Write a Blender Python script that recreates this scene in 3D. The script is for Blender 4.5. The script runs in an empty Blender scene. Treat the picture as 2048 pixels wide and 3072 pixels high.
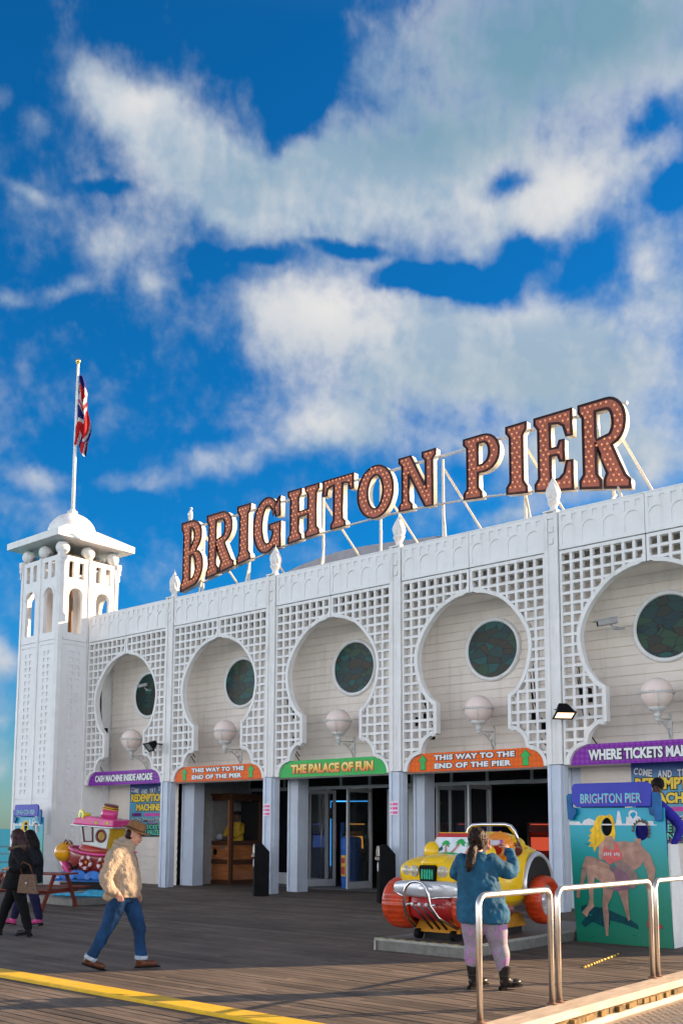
import bpy, bmesh, math, random
from math import sin, cos, pi, radians, sqrt, atan2, asin
from mathutils import Vector, Matrix
random.seed(7)
scene = bpy.context.scene
COL = scene.collection
B = 4.247           # bay width; x runs along the facade, y into the building, z up

# ---------------------------------------------------------------- materials
MATS = {}
def pm(name, col, rough=.6, var=.12, scale=6., bump=0., metal=0., spec=.28, coat=0., detail=4., emit=None, dirt=0., stretch=None):
    if name in MATS: return MATS[name]
    m = bpy.data.materials.new(name); m.use_nodes = True
    nt = m.node_tree; N = nt.nodes; L = nt.links
    p = N['Principled BSDF']
    p.inputs['Roughness'].default_value = rough
    p.inputs['Metallic'].default_value = metal
    p.inputs['Specular IOR Level'].default_value = spec
    p.inputs['Coat Weight'].default_value = coat
    tc = N.new('ShaderNodeTexCoord'); nz = N.new('ShaderNodeTexNoise')
    nz.inputs['Scale'].default_value = scale; nz.inputs['Detail'].default_value = detail
    src = tc.outputs['Object']
    if stretch:
        mp = N.new('ShaderNodeMapping'); mp.inputs['Scale'].default_value = stretch
        L.new(src, mp.inputs['Vector']); src = mp.outputs['Vector']
    L.new(src, nz.inputs['Vector'])
    mx = N.new('ShaderNodeMix'); mx.data_type = 'RGBA'
    c = list(col)+[1]
    mx.inputs[6].default_value = [max(0, x*(1-var)) for x in col]+[1]
    mx.inputs[7].default_value = [min(1, x*(1+var)) for x in col]+[1]
    rp = N.new('ShaderNodeMapRange'); rp.inputs['From Min'].default_value = .3; rp.inputs['From Max'].default_value = .7
    L.new(nz.outputs['Fac'], rp.inputs['Value']); L.new(rp.outputs['Result'], mx.inputs[0])
    out = mx.outputs[2]
    if dirt:
        n2 = N.new('ShaderNodeTexNoise'); n2.inputs['Scale'].default_value = 1.3; n2.inputs['Detail'].default_value = 9; n2.inputs['Roughness'].default_value = .72
        m3 = N.new('ShaderNodeMapping'); m3.inputs['Scale'].default_value = (3.5, 3.5, .4)
        L.new(tc.outputs['Object'], m3.inputs['Vector']); L.new(m3.outputs['Vector'], n2.inputs['Vector'])
        r2 = N.new('ShaderNodeMapRange'); r2.inputs['From Min'].default_value = .53; r2.inputs['From Max'].default_value = .78; r2.inputs['To Max'].default_value = dirt
        L.new(n2.outputs['Fac'], r2.inputs['Value'])
        m4 = N.new('ShaderNodeMix'); m4.data_type = 'RGBA'
        L.new(r2.outputs['Result'], m4.inputs[0]); L.new(out, m4.inputs[6]); m4.inputs[7].default_value = (.30, .24, .17, 1)
        out = m4.outputs[2]
    L.new(out, p.inputs['Base Color'])
    if bump:
        bp = N.new('ShaderNodeBump'); bp.inputs['Strength'].default_value = bump; bp.inputs['Distance'].default_value = .02
        L.new(nz.outputs['Fac'], bp.inputs['Height']); L.new(bp.outputs['Normal'], p.inputs['Normal'])
    if emit:
        p.inputs['Emission Color'].default_value = list(emit[0])+[1]; p.inputs['Emission Strength'].default_value = emit[1]
    MATS[name] = m
    return m

WHITE  = pm('white_paint', (.82,.80,.775), .5, .05, 3, dirt=.45)
WHITE2 = pm('bounce_tinted_board_paint', (.80,.71,.62), .55, .05, 2.5, dirt=.35)  # warm bounce light on the inner walls is put into this colour
RELIEF = pm('white_relief_paint', (.83,.815,.80), .5, .03, 3, dirt=.2)
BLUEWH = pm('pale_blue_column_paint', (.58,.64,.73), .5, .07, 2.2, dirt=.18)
JOINT  = pm('dark_joint_gap', (.05,.045,.04), .9)
DVOID  = pm('dark_void', (.012,.012,.013), .8)
GREYM  = pm('grey_door_metal', (.52,.54,.56), .4, .05, metal=.2)
BLACK  = pm('black_paint', (.005,.005,.006), .6, .3, spec=.10)
STEEL  = pm('brushed_steel', (.70,.66,.61), .36, .06, 30, metal=1.)
GLOBE  = pm('opal_globe', (.88,.72,.65), .25, .05, 4)
GOLD   = pm('gilt', (.75,.5,.15), .3, metal=1.)

# ---------------------------------------------------------------- mesh helpers
class MB:
    def __init__(s): s.bm = bmesh.new(); s.mi = 0
    def _new(s, vs, fs):
        v = [s.bm.verts.new(p) for p in vs]
        for f in fs:
            try:
                k = s.bm.faces.new([v[i] for i in f]); k.material_index = s.mi
            except ValueError: pass
        return v
    def box(s, x0, x1, y0, y1, z0, z1, M=None):
        vs = [Vector((x, y, z)) for z in (z0, z1) for y in (y0, y1) for x in (x0, x1)]
        if M: vs = [M @ v for v in vs]
        s._new(vs, [(0,2,3,1),(4,5,7,6),(0,1,5,4),(2,6,7,3),(0,4,6,2),(1,3,7,5)])
        return s
    def prism(s, pts, a, b, axis='y', M=None):
        n = len(pts)
        def P(p, t): return {'y': (p[0], t, p[1]), 'x': (t, p[0], p[1]), 'z': (p[0], p[1], t)}[axis]
        vs = [Vector(P(p, a)) for p in pts]+[Vector(P(p, b)) for p in pts]
        if M: vs = [M @ v for v in vs]
        s._new(vs, [tuple(range(n)), tuple(range(2*n-1, n-1, -1))]+[(i, i+n, (i+1)%n+n, (i+1)%n) for i in range(n)])
        return s
    def tube(s, path, r, seg=8, cap=True, closed=False):
        path = [Vector(p) for p in path]; n = len(path)
        rs = r if isinstance(r, (list, tuple)) else [r]*n
        rings = []; up = None
        for i, p in enumerate(path):
            a = path[(i-1)%n] if (closed or i) else p; b = path[(i+1)%n] if (closed or i < n-1) else p
            t = (b-a).normalized() if (b-a).length > 1e-9 else Vector((0,0,1))
            if up is None:
                up = t.orthogonal().normalized()
            else:
                up = (up - t*up.dot(t)); up = up.normalized() if up.length > 1e-6 else t.orthogonal().normalized()
            w = t.cross(up)
            rings.append([s.bm.verts.new(p+(up*cos(2*pi*k/seg)+w*sin(2*pi*k/seg))*rs[i]) for k in range(seg)])
        m = n if closed else n-1
        for i in range(m):
            A, C = rings[i], rings[(i+1)%n]
            for k in range(seg):
                f = s.bm.faces.new((A[k], A[(k+1)%seg], C[(k+1)%seg], C[k])); f.material_index = s.mi; f.smooth = True
        if cap and not closed:
            for R in (rings[0], rings[-1]):
                try: f = s.bm.faces.new(R); f.material_index = s.mi
                except ValueError: pass
        return s
    def lathe(s, prof, seg=20, M=None, smooth=True):
        M = M or Matrix(); rings = []
        for r, z in prof:
            rings.append([s.bm.verts.new(M @ Vector((r*cos(2*pi*k/seg), r*sin(2*pi*k/seg), z))) for k in range(seg)])
        for A, C in zip(rings, rings[1:]):
            for k in range(seg):
                f = s.bm.faces.new((A[k], A[(k+1)%seg], C[(k+1)%seg], C[k])); f.material_index = s.mi; f.smooth = smooth
        for R, fl in ((rings[0], 1), (rings[-1], 0)):
            f = s.bm.faces.new(R[::-1] if fl else R); f.material_index = s.mi
        return s
    def ball(s, c, r, seg=16, rings=10, sc=(1,1,1), M=None):
        T = Matrix.Translation(c) @ (M or Matrix()) @ Matrix.Diagonal((*sc, 1))
        prof = [(max(1e-4, r*sin(pi*i/rings)), -r*cos(pi*i/rings)) for i in range(rings+1)]
        return s.lathe(prof, seg, T)
    def grid(s, fn, nu, nv, closeu=False):
        V = [[s.bm.verts.new(fn(i/(nu if closeu else nu-1) , j/(nv-1))) for j in range(nv)] for i in range(nu)]
        for i in range(nu if closeu else nu-1):
            for j in range(nv-1):
                f = s.bm.faces.new((V[i][j], V[(i+1)%nu][j], V[(i+1)%nu][j+1], V[i][j+1])); f.material_index = s.mi; f.smooth = True
        return s
    def add(s, me, M=None):
        k = len(s.bm.verts); nf = len(s.bm.faces); s.bm.from_mesh(me); s.bm.verts.ensure_lookup_table(); s.bm.faces.ensure_lookup_table()
        if M is not None:
            for v in s.bm.verts[k:]: v.co = M @ v.co
        for f in s.bm.faces[nf:]: f.material_index = s.mi
        return s
    def mesh(s, name, *mats, bevel=0, flip=True):
        bm = s.bm
        bmesh.ops.recalc_face_normals(bm, faces=bm.faces)
        if bevel:
            es = [e for e in bm.edges if len(e.link_faces) == 2 and e.calc_face_angle(0) > .6]
            bmesh.ops.bevel(bm, geom=es, offset=bevel, segments=2, affect='EDGES', profile=.6, clamp_overlap=True)
        me = bpy.data.meshes.new(name); bm.to_mesh(me); bm.free()
        for m in mats: me.materials.append(m)
        return me
    def build(s, name, mats, parent=None, M=None, **k):
        if not isinstance(mats, (list, tuple)): mats = [mats]
        return link(name, s.mesh(name, *mats, **k), parent, M)

def link(name, me, parent=None, M=None):
    o = bpy.data.objects.new(name, me); COL.objects.link(o)
    if parent: o.parent = parent
    if M is not None: o.matrix_local = M
    return o
def tag(o, label, cat, group=None, kind=None):
    if label: o['label'] = label
    if cat: o['category'] = cat
    if group: o['group'] = group
    if kind: o['kind'] = kind
    return o
def thing(name, label, cat, loc=(0,0,0), rz=0, group=None):
    o = bpy.data.objects.new(name, None); COL.objects.link(o)
    o.location = loc; o.rotation_euler = (0,0,rz)
    return tag(o, label, cat, group)
def dup(o, loc=None, rz=None, label=None, parent=None):
    c = o.copy(); COL.objects.link(c)
    if parent is not None: c.parent = parent
    if loc is not None: c.location = loc
    if rz is not None: c.rotation_euler = (0,0,rz)
    if label: c['label'] = label
    for ch in list(o.children):
        dup(ch, parent=c)
    return c
def smoothobj(o, lv=1):
    m = o.modifiers.new('s', 'SUBSURF'); m.levels = lv; m.render_levels = lv
    for p in o.data.polygons: p.use_smooth = True
    return o
def T(x, y, z): return Matrix.Translation((x, y, z))
def RX(a): return Matrix.Rotation(a, 4, 'X')
def RY(a): return Matrix.Rotation(a, 4, 'Y')
def RZ(a): return Matrix.Rotation(a, 4, 'Z')
def SC(x, y, z): return Matrix.Diagonal((x, y, z, 1))
UP = RX(pi/2)      # shape drawn in xy is stood up facing -y

def eval_mesh(o):
    dg = bpy.context.evaluated_depsgraph_get(); dg.update()
    me = bpy.data.meshes.new_from_object(o.evaluated_get(dg))
    d = o.data; bpy.data.objects.remove(o)
    return me
def shape(polys, depth=.02, offset=0., res=2, bevel=0.):
    """flat shape with holes (first poly outer, others holes or islands) -> mesh in xy, thickness along z centred"""
    cu = bpy.data.curves.new('shape', 'CURVE'); cu.dimensions = '2D'; cu.fill_mode = 'BOTH'
    cu.extrude = depth/2; cu.offset = offset; cu.bevel_depth = bevel
    for pl in polys:
        sp = cu.splines.new('POLY'); sp.points.add(len(pl)-1); sp.use_cyclic_u = True
        for i, p in enumerate(pl): sp.points[i].co = (p[0], p[1], 0, 1)
    o = bpy.data.objects.new('shape', cu); COL.objects.link(o)
    return eval_mesh(o)
def text(t, w, h, depth=.01, offset=0., spacing=1., line=1.):
    """text fitted into a w x h box centred on the origin, in xy"""
    cu = bpy.data.curves.new('text', 'FONT'); cu.body = t; cu.extrude = depth/2; cu.offset = offset
    cu.space_character = spacing; cu.space_line = line; cu.align_x = 'CENTER'; cu.resolution_u = 3
    o = bpy.data.objects.new('text', cu); COL.objects.link(o)
    me = eval_mesh(o)
    xs = [v.co.x for v in me.vertices]; ys = [v.co.y for v in me.vertices]
    if not xs: return me
    cx, cy = (min(xs)+max(xs))/2, (min(ys)+max(ys))/2; sx, sy = w/(max(xs)-min(xs)), h/(max(ys)-min(ys))
    for v in me.vertices: v.co.x = (v.co.x-cx)*sx; v.co.y = (v.co.y-cy)*sy
    return me
def put(me, name, mat, parent, M):
    me.materials.clear(); me.materials.append(mat); return link(name, me, parent, M)
def arc(cx, cy, rx, ry, a0, a1, n):
    return [(cx+rx*cos(radians(a0+(a1-a0)*i/n)), cy+ry*sin(radians(a0+(a1-a0)*i/n))) for i in range(n+1)]
def interp(pts, n=3):
    out = []
    for i in range(len(pts)-1):
        p0 = pts[max(0,i-1)]; p1 = pts[i]; p2 = pts[i+1]; p3 = pts[min(len(pts)-1,i+2)]
        for k in range(n):
            t = k/n
            out.append(tuple(.5*((2*p1[j])+(-p0[j]+p2[j])*t+(2*p0[j]-5*p1[j]+4*p2[j]-p3[j])*t*t+(-p0[j]+3*p1[j]-3*p2[j]+p3[j])*t**3) for j in range(len(p1))))
    out.append(pts[-1]); return out

# ---------------------------------------------------------------- camera
al = .862; pit = .119; rol = .0042
CAM = Vector((22.869, -18.999, 1.68))
R_ = Vector((sin(al), cos(al), 0)); F_ = Vector((-cos(al), sin(al), 0)); Z_ = Vector((0,0,1))
Up0 = -F_*sin(pit)+Z_*cos(pit); Fw = F_*cos(pit)+Z_*sin(pit)
cr = R_*cos(rol)+Up0*sin(rol); cu_ = -R_*sin(rol)+Up0*cos(rol)
cam = bpy.data.cameras.new('camera'); co = bpy.data.objects.new('camera', cam); COL.objects.link(co)
co.matrix_world = Matrix((( cr.x, cu_.x, -Fw.x, CAM.x),(cr.y, cu_.y, -Fw.y, CAM.y),(cr.z, cu_.z, -Fw.z, CAM.z),(0,0,0,1)))
cam.sensor_fit = 'HORIZONTAL'; cam.sensor_width = 36; cam.lens = 3000/2048*36
cam.shift_y = (2132-1536)/2048; cam.clip_end = 60000; cam.clip_start = .05
scene.camera = co
scene.render.resolution_x = 682; scene.render.resolution_y = 1024
scene.view_settings.view_transform = 'Standard'; scene.view_settings.look = 'None'
scene.view_settings.exposure = 1.5; scene.view_settings.gamma = 1

# ---------------------------------------------------------------- light
el = radians(17.1); sx, sy = .585, .811
SUN = Vector((sx*cos(el), sy*cos(el), sin(el))).normalized()
sl = bpy.data.lights.new('sun', 'SUN'); sl.energy = 5.0; sl.angle = radians(.5); sl.color = (1, .70, .43)
so = bpy.data.objects.new('sun', sl); COL.objects.link(so)
so.rotation_euler = SUN.to_track_quat('Z', 'Y').to_euler(); so.location = (30, 30, 40)

BLOBS = [(0.2244, 0.6864, 0.2384, 0.0855, 0.0, 1.2), (0.0519, 0.6008, 0.1831, 0.0627, 0.0, 1.1), (-0.2502, 0.6558, 0.0681, 0.0246, -0.436, 0.8), (-0.1813, 0.6297, 0.1253, 0.0445, -0.436, 0.95), (-0.1066, 0.5914, 0.1538, 0.0436, 0.0, 1.0), (-0.2189, 0.5514, 0.0721, 0.0208, 0.0, 0.6), (-0.0405, 0.5078, 0.1197, 0.0474, 0.0, 1.1), (0.0652, 0.4506, 0.1654, 0.0719, 0.0, 1.1), (0.2351, 0.4564, 0.1663, 0.059, 0.0, 1.1), (0.2922, 0.3738, 0.1282, 0.0764, 0.0, 0.9), (0.2477, 0.5842, 0.0992, 0.0397, 0.262, 1.0), (0.3184, 0.5164, 0.0498, 0.0415, 0.0, 0.8), (-0.0121, 0.3876, 0.086, 0.0321, 0.0, 0.85), (-0.1198, 0.3583, 0.0583, 0.0223, 0.175, 0.85), (-0.2072, 0.3371, 0.048, 0.0142, 0.0, 0.7), (-0.2907, 0.4984, 0.0345, 0.0125, 0.524, 0.8), (-0.3403, 0.4825, 0.025, 0.01, 0.0, 0.7), (-0.3084, 0.3324, 0.0332, 0.0158, 0.0, 0.7), (-0.1997, 0.5138, 0.0269, 0.0216, 0.0, 0.6), (-0.3286, 0.5748, 0.0386, 0.0073, 0.0, 0.4), (-0.3186, 0.6239, 0.026, 0.0126, 0.0, 0.45), (-0.3578, 0.6392, 0.0127, 0.0122, 0.0, 0.4), (-0.3332, 0.1615, 0.0239, 0.0246, 0.0, 0.9), (-0.3309, 0.1081, 0.0237, 0.033, 0.0, 0.55), (-0.3288, 0.0587, 0.0236, 0.0247, 0.0, 0.4), (0.1751, 0.3055, 0.0432, 0.0145, 0.175, 0.75), (-0.2537, 0.5405, 0.0309, 0.0209, 0.0, 0.4), (-0.052, 0.6695, 0.0378, 0.034, 0.0, -1.3), (-0.0479, 0.7096, 0.0429, 0.038, 0.0, -0.9), (-0.1188, 0.7065, 0.1091, 0.0294, 0.0, -0.7), (0.0839, 0.5256, 0.0548, 0.0153, 0.0, -1.5), (0.1477, 0.5189, 0.0405, 0.0217, 0.0, -1.4), (0.1888, 0.5449, 0.0357, 0.0159, 0.0, -0.8), (0.0054, 0.5515, 0.0464, 0.0079, -0.087, -0.9), (-0.0825, 0.545, 0.0416, 0.009, 0.0, -0.6), (-0.1418, 0.5329, 0.0365, 0.0179, 0.0, -0.5), (0.1742, 0.5998, 0.034, 0.0167, 0.0, -1.25), (0.1231, 0.3693, 0.131, 0.0242, 0.0, 0.35), (0.0985, 0.6162, 0.137, 0.0264, 0.0, 0.3), (0.2281, 0.3554, 0.1368, 0.0436, 0.0, 0.45), (-0.1675, 0.6276, 0.1022, 0.0384, 0.0, 0.25), (-0.3025, 0.5653, 0.0478, 0.0201, 0.0, 0.25), (-0.169, 0.5345, 0.0546, 0.0213, 0.0, 0.2), (0.3104, 0.6254, 0.0427, 0.0157, 0.524, -0.8), (0.3399, 0.5751, 0.0251, 0.0197, 0.0, -1.2), (0.2455, 0.5145, 0.0261, 0.0249, 0.0, -0.5), (0.1363, 0.3525, 0.0309, 0.0163, 0.0, -0.4), (-0.0701, 0.6285, 0.0164, 0.0164, 0.0, -0.5), (-0.247, 0.5862, 0.0357, 0.0084, 0.0, -0.5)]
GREYS = [(0.207, 0.715, 0.2657, 0.0902, 0.0, 1.2), (0.0519, 0.6343, 0.1617, 0.0386, 0.0, 0.6), (-0.1068, 0.6017, 0.0932, 0.0301, 0.0, 0.35), (0.164, 0.4232, 0.1633, 0.0424, 0.0, 0.6), (0.2922, 0.3738, 0.0815, 0.0387, 0.0, 0.4)]
GLOWS = [(-0.2187, 0.6564, 0.0411, 0.0217, 0.0, 0.7), (-0.0037, 0.5083, 0.0874, 0.0331, 0.0, 1.0), (0.2432, 0.5814, 0.0654, 0.0333, 0.0, 0.8), (-0.0212, 0.3996, 0.0545, 0.0239, 0.0, 0.6), (0.1922, 0.5011, 0.0529, 0.0219, 0.0, 0.7), (0.3499, 0.6473, 0.0501, 0.0271, 0.0, 0.5), (0.1163, 0.5531, 0.0547, 0.0246, 0.0, 0.5), (0.3166, 0.4698, 0.0495, 0.0217, 0.0, 0.5), (-0.1376, 0.3595, 0.0267, 0.0162, 0.0, 0.4), (0.3102, 0.5211, 0.0336, 0.0209, 0.0, 0.6)]
# ---------------------------------------------------------------- sky: NISHITA with procedural clouds placed by direction (azimuth, elevation)
def build_world():
    w = bpy.data.worlds.new('World'); scene.world = w; w.use_nodes = True
    nt = w.node_tree; N = nt.nodes; L = nt.links; N.clear()
    def nd(t, **k):
        n = N.new(t)
        for a, b in k.items(): setattr(n, a, b)
        return n
    def math(op, a, b=None, c=None, clamp=False):
        n = nd('ShaderNodeMath', operation=op, use_clamp=clamp)
        for i, x in enumerate((a, b, c)):
            if x is None: continue
            if isinstance(x, (int, float)): n.inputs[i].default_value = x
            else: L.new(x, n.inputs[i])
        return n.outputs[0]
    def mr(v, a, b, c=0., d=1., sm=True):
        n = nd('ShaderNodeMapRange'); n.interpolation_type = 'SMOOTHSTEP' if sm else 'LINEAR'
        L.new(v, n.inputs[0]); n.inputs[1].default_value = a; n.inputs[2].default_value = b; n.inputs[3].default_value = c; n.inputs[4].default_value = d
        return n.outputs[0]
    def mix(f, a, b, bt='MIX'):
        n = nd('ShaderNodeMix', data_type='RGBA', blend_type=bt)
        for i, x in ((0, f), (6, a), (7, b)):
            if isinstance(x, (int, float)): n.inputs[i].default_value = x
            elif isinstance(x, tuple): n.inputs[i].default_value = (*x, 1)
            else: L.new(x, n.inputs[i])
        return n.outputs[2]
    sky = nd('ShaderNodeTexSky'); sky.sky_type = 'NISHITA'; sky.sun_disc = False
    sky.sun_elevation = el; sky.sun_rotation = atan2(SUN.x, SUN.y); sky.altitude = 0; sky.air_density = 1.; sky.dust_density = .3; sky.ozone_density = 4.
    tc = nd('ShaderNodeTexCoord'); vec = tc.outputs['Generated']
    sp = nd('ShaderNodeSeparateXYZ'); L.new(vec, sp.inputs[0])
    # world azimuth measured from the pier's view over the facade corner (-.651, .759), in units of radians, and elevation
    def lin(a, b):
        return math('ADD', math('MULTIPLY', sp.outputs[0], a), math('MULTIPLY', sp.outputs[1], b))
    az = math('ARCTAN2', lin(R_.x, R_.y), lin(F_.x, F_.y)); elv = math('ARCSINE', sp.outputs[2])
    cb = nd('ShaderNodeCombineXYZ'); L.new(az, cb.inputs[0]); L.new(elv, cb.inputs[1])
    P0 = cb.outputs[0]
    def noise(scale, detail, rough, seed, P=None, dist=0.):
        n = nd('ShaderNodeTexNoise'); n.noise_dimensions = '3D'
        ad = nd('ShaderNodeVectorMath', operation='ADD'); L.new(P or P0, ad.inputs[0]); ad.inputs[1].default_value = (seed, seed*.37, seed*1.9)
        L.new(ad.outputs[0], n.inputs['Vector']); n.inputs['Scale'].default_value = scale; n.inputs['Detail'].default_value = detail; n.inputs['Roughness'].default_value = rough; n.inputs['Distortion'].default_value = dist
        return n
    wn = noise(9, 5, .6, 3.1)
    sb = nd('ShaderNodeVectorMath', operation='SUBTRACT'); L.new(wn.outputs['Color'], sb.inputs[0]); sb.inputs[1].default_value = (.5,.5,.5)
    sc = nd('ShaderNodeVectorMath', operation='SCALE'); L.new(sb.outputs[0], sc.inputs[0]); sc.inputs['Scale'].default_value = .042
    wa = nd('ShaderNodeVectorMath', operation='ADD'); L.new(P0, wa.inputs[0]); L.new(sc.outputs[0], wa.inputs[1])
    Pw = wa.outputs[0]
    def blob(cx, cy, rx, ry, ang):
        m = nd('ShaderNodeMapping', vector_type='TEXTURE'); L.new(Pw, m.inputs['Vector'])
        m.inputs['Location'].default_value = (cx, cy, 0); m.inputs['Rotation'].default_value = (0,0,ang); m.inputs['Scale'].default_value = (rx, ry, 1)
        g = nd('ShaderNodeVectorMath', operation='LENGTH'); L.new(m.outputs[0], g.inputs[0])
        return mr(g.outputs['Value'], 1.35, .0)
    acc = None
    for cx, cy, rx, ry, an, amp in BLOBS:
        t = math('MULTIPLY', blob(cx, cy, rx, ry, an), amp)
        acc = t if acc is None else math('ADD', acc, t)
    acc = math('MINIMUM', acc, 1.25)
    f1 = noise(15, 8, .58, 11.7, dist=.15); f2 = noise(5, 4, .5, 5.3)
    d = math('ADD', acc, math('MULTIPLY', math('SUBTRACT', f1.outputs['Fac'], .5), 1.45))
    d = math('ADD', d, math('MULTIPLY', math('SUBTRACT', f2.outputs['Fac'], .5), .7))
    f3 = noise(38, 5, .6, 7.7); d = math('ADD', d, math('MULTIPLY', math('SUBTRACT', f3.outputs['Fac'], .5), .65))
    def billow(ox, oy):
        n = nd('ShaderNodeTexVoronoi'); n.feature = 'F1'; n.voronoi_dimensions = '2D'; n.normalize = True
        ad = nd('ShaderNodeVectorMath', operation='ADD'); L.new(Pw, ad.inputs[0]); ad.inputs[1].default_value = (7.3+ox, 3.1+oy, 0); L.new(ad.outputs[0], n.inputs['Vector'])
        n.inputs['Scale'].default_value = 13; n.inputs['Detail'].default_value = 3.5; n.inputs['Roughness'].default_value = .55; n.inputs['Lacunarity'].default_value = 2.1
        return n.outputs['Distance']
    b1 = billow(0, 0); b2 = billow(.008, .005)
    d = math('ADD', d, math('MULTIPLY', math('SUBTRACT', .30, b1), 1.0))
    slope = math('MULTIPLY', math('SUBTRACT', b2, b1), 2.6)
    # away from the part of the sky the photograph shows: broken cloud, with added bright fill low down
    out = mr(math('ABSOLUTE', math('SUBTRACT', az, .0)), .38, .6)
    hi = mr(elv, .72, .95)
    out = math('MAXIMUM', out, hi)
    fg = noise(3.5, 9, .56, 31.)
    dg = math('MULTIPLY', math('SUBTRACT', fg.outputs['Fac'], .38), 4.)
    dm = nd('ShaderNodeMix', data_type='FLOAT'); L.new(out, dm.inputs[0]); L.new(d, dm.inputs[2]); L.new(dg, dm.inputs[3])
    d = dm.outputs[0]
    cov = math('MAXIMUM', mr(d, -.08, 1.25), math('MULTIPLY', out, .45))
    thick = mr(math('ADD', d, math('MULTIPLY', math('SUBTRACT', f2.outputs['Fac'], .5), 1.4)), .6, 1.7)
    # cloud light: warm white near thin sunny edges, blue grey in thick bellies, greener grey toward the zenith
    litn = noise(7, 6, .55, 17.); lit = math('ADD', mr(litn.outputs['Fac'], .36, .66), slope, clamp=True)
    white = mix(lit, (.33,.44,.56), (.58,.61,.65))
    grey = mix(mr(elv, .25, .62), (.46,.54,.59), (.17,.32,.43))
    gs = None
    for cx, cy, rx, ry, an, amp in GREYS:
        t = math('MULTIPLY', blob(cx, cy, rx, ry, an), amp); gs = t if gs is None else math('ADD', gs, t)
    thick = math('MINIMUM', math('MULTIPLY', mr(d, .4, 1.3), gs), 1.)
    cc = mix(thick, white, grey)
    acc2 = None
    for cx, cy, rx, ry, an, amp in GLOWS:
        t = math('MULTIPLY', blob(cx, cy, rx, ry, an), amp)
        acc2 = t if acc2 is None else math('ADD', acc2, t)
    cc = mix(math('MINIMUM', acc2, 1.), cc, (.74,.73,.72))
    fl = nd('ShaderNodeVectorMath', operation='SCALE'); fl.inputs[0].default_value = (6.5,6.45,6.6); L.new(mr(elv, .02, .42, 1., .07), fl.inputs['Scale']); cc = mix(out, cc, fl.outputs[0])  # bright low sky added outside the view to fill the shaded facade
    # clear sky: the sky texture, a little deeper in colour (polarised)
    tint = mix(1., sky.outputs[0], mix(mr(elv, .0, .26), (.42,.62,.70), (.04,.66,1.02)), 'MULTIPLY')
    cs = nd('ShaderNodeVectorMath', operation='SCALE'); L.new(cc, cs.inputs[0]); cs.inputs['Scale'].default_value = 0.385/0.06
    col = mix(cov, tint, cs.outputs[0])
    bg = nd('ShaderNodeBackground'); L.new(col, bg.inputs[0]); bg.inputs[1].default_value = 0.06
    o = nd('ShaderNodeOutputWorld'); L.new(bg.outputs[0], o.inputs[0])

build_world()
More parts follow.
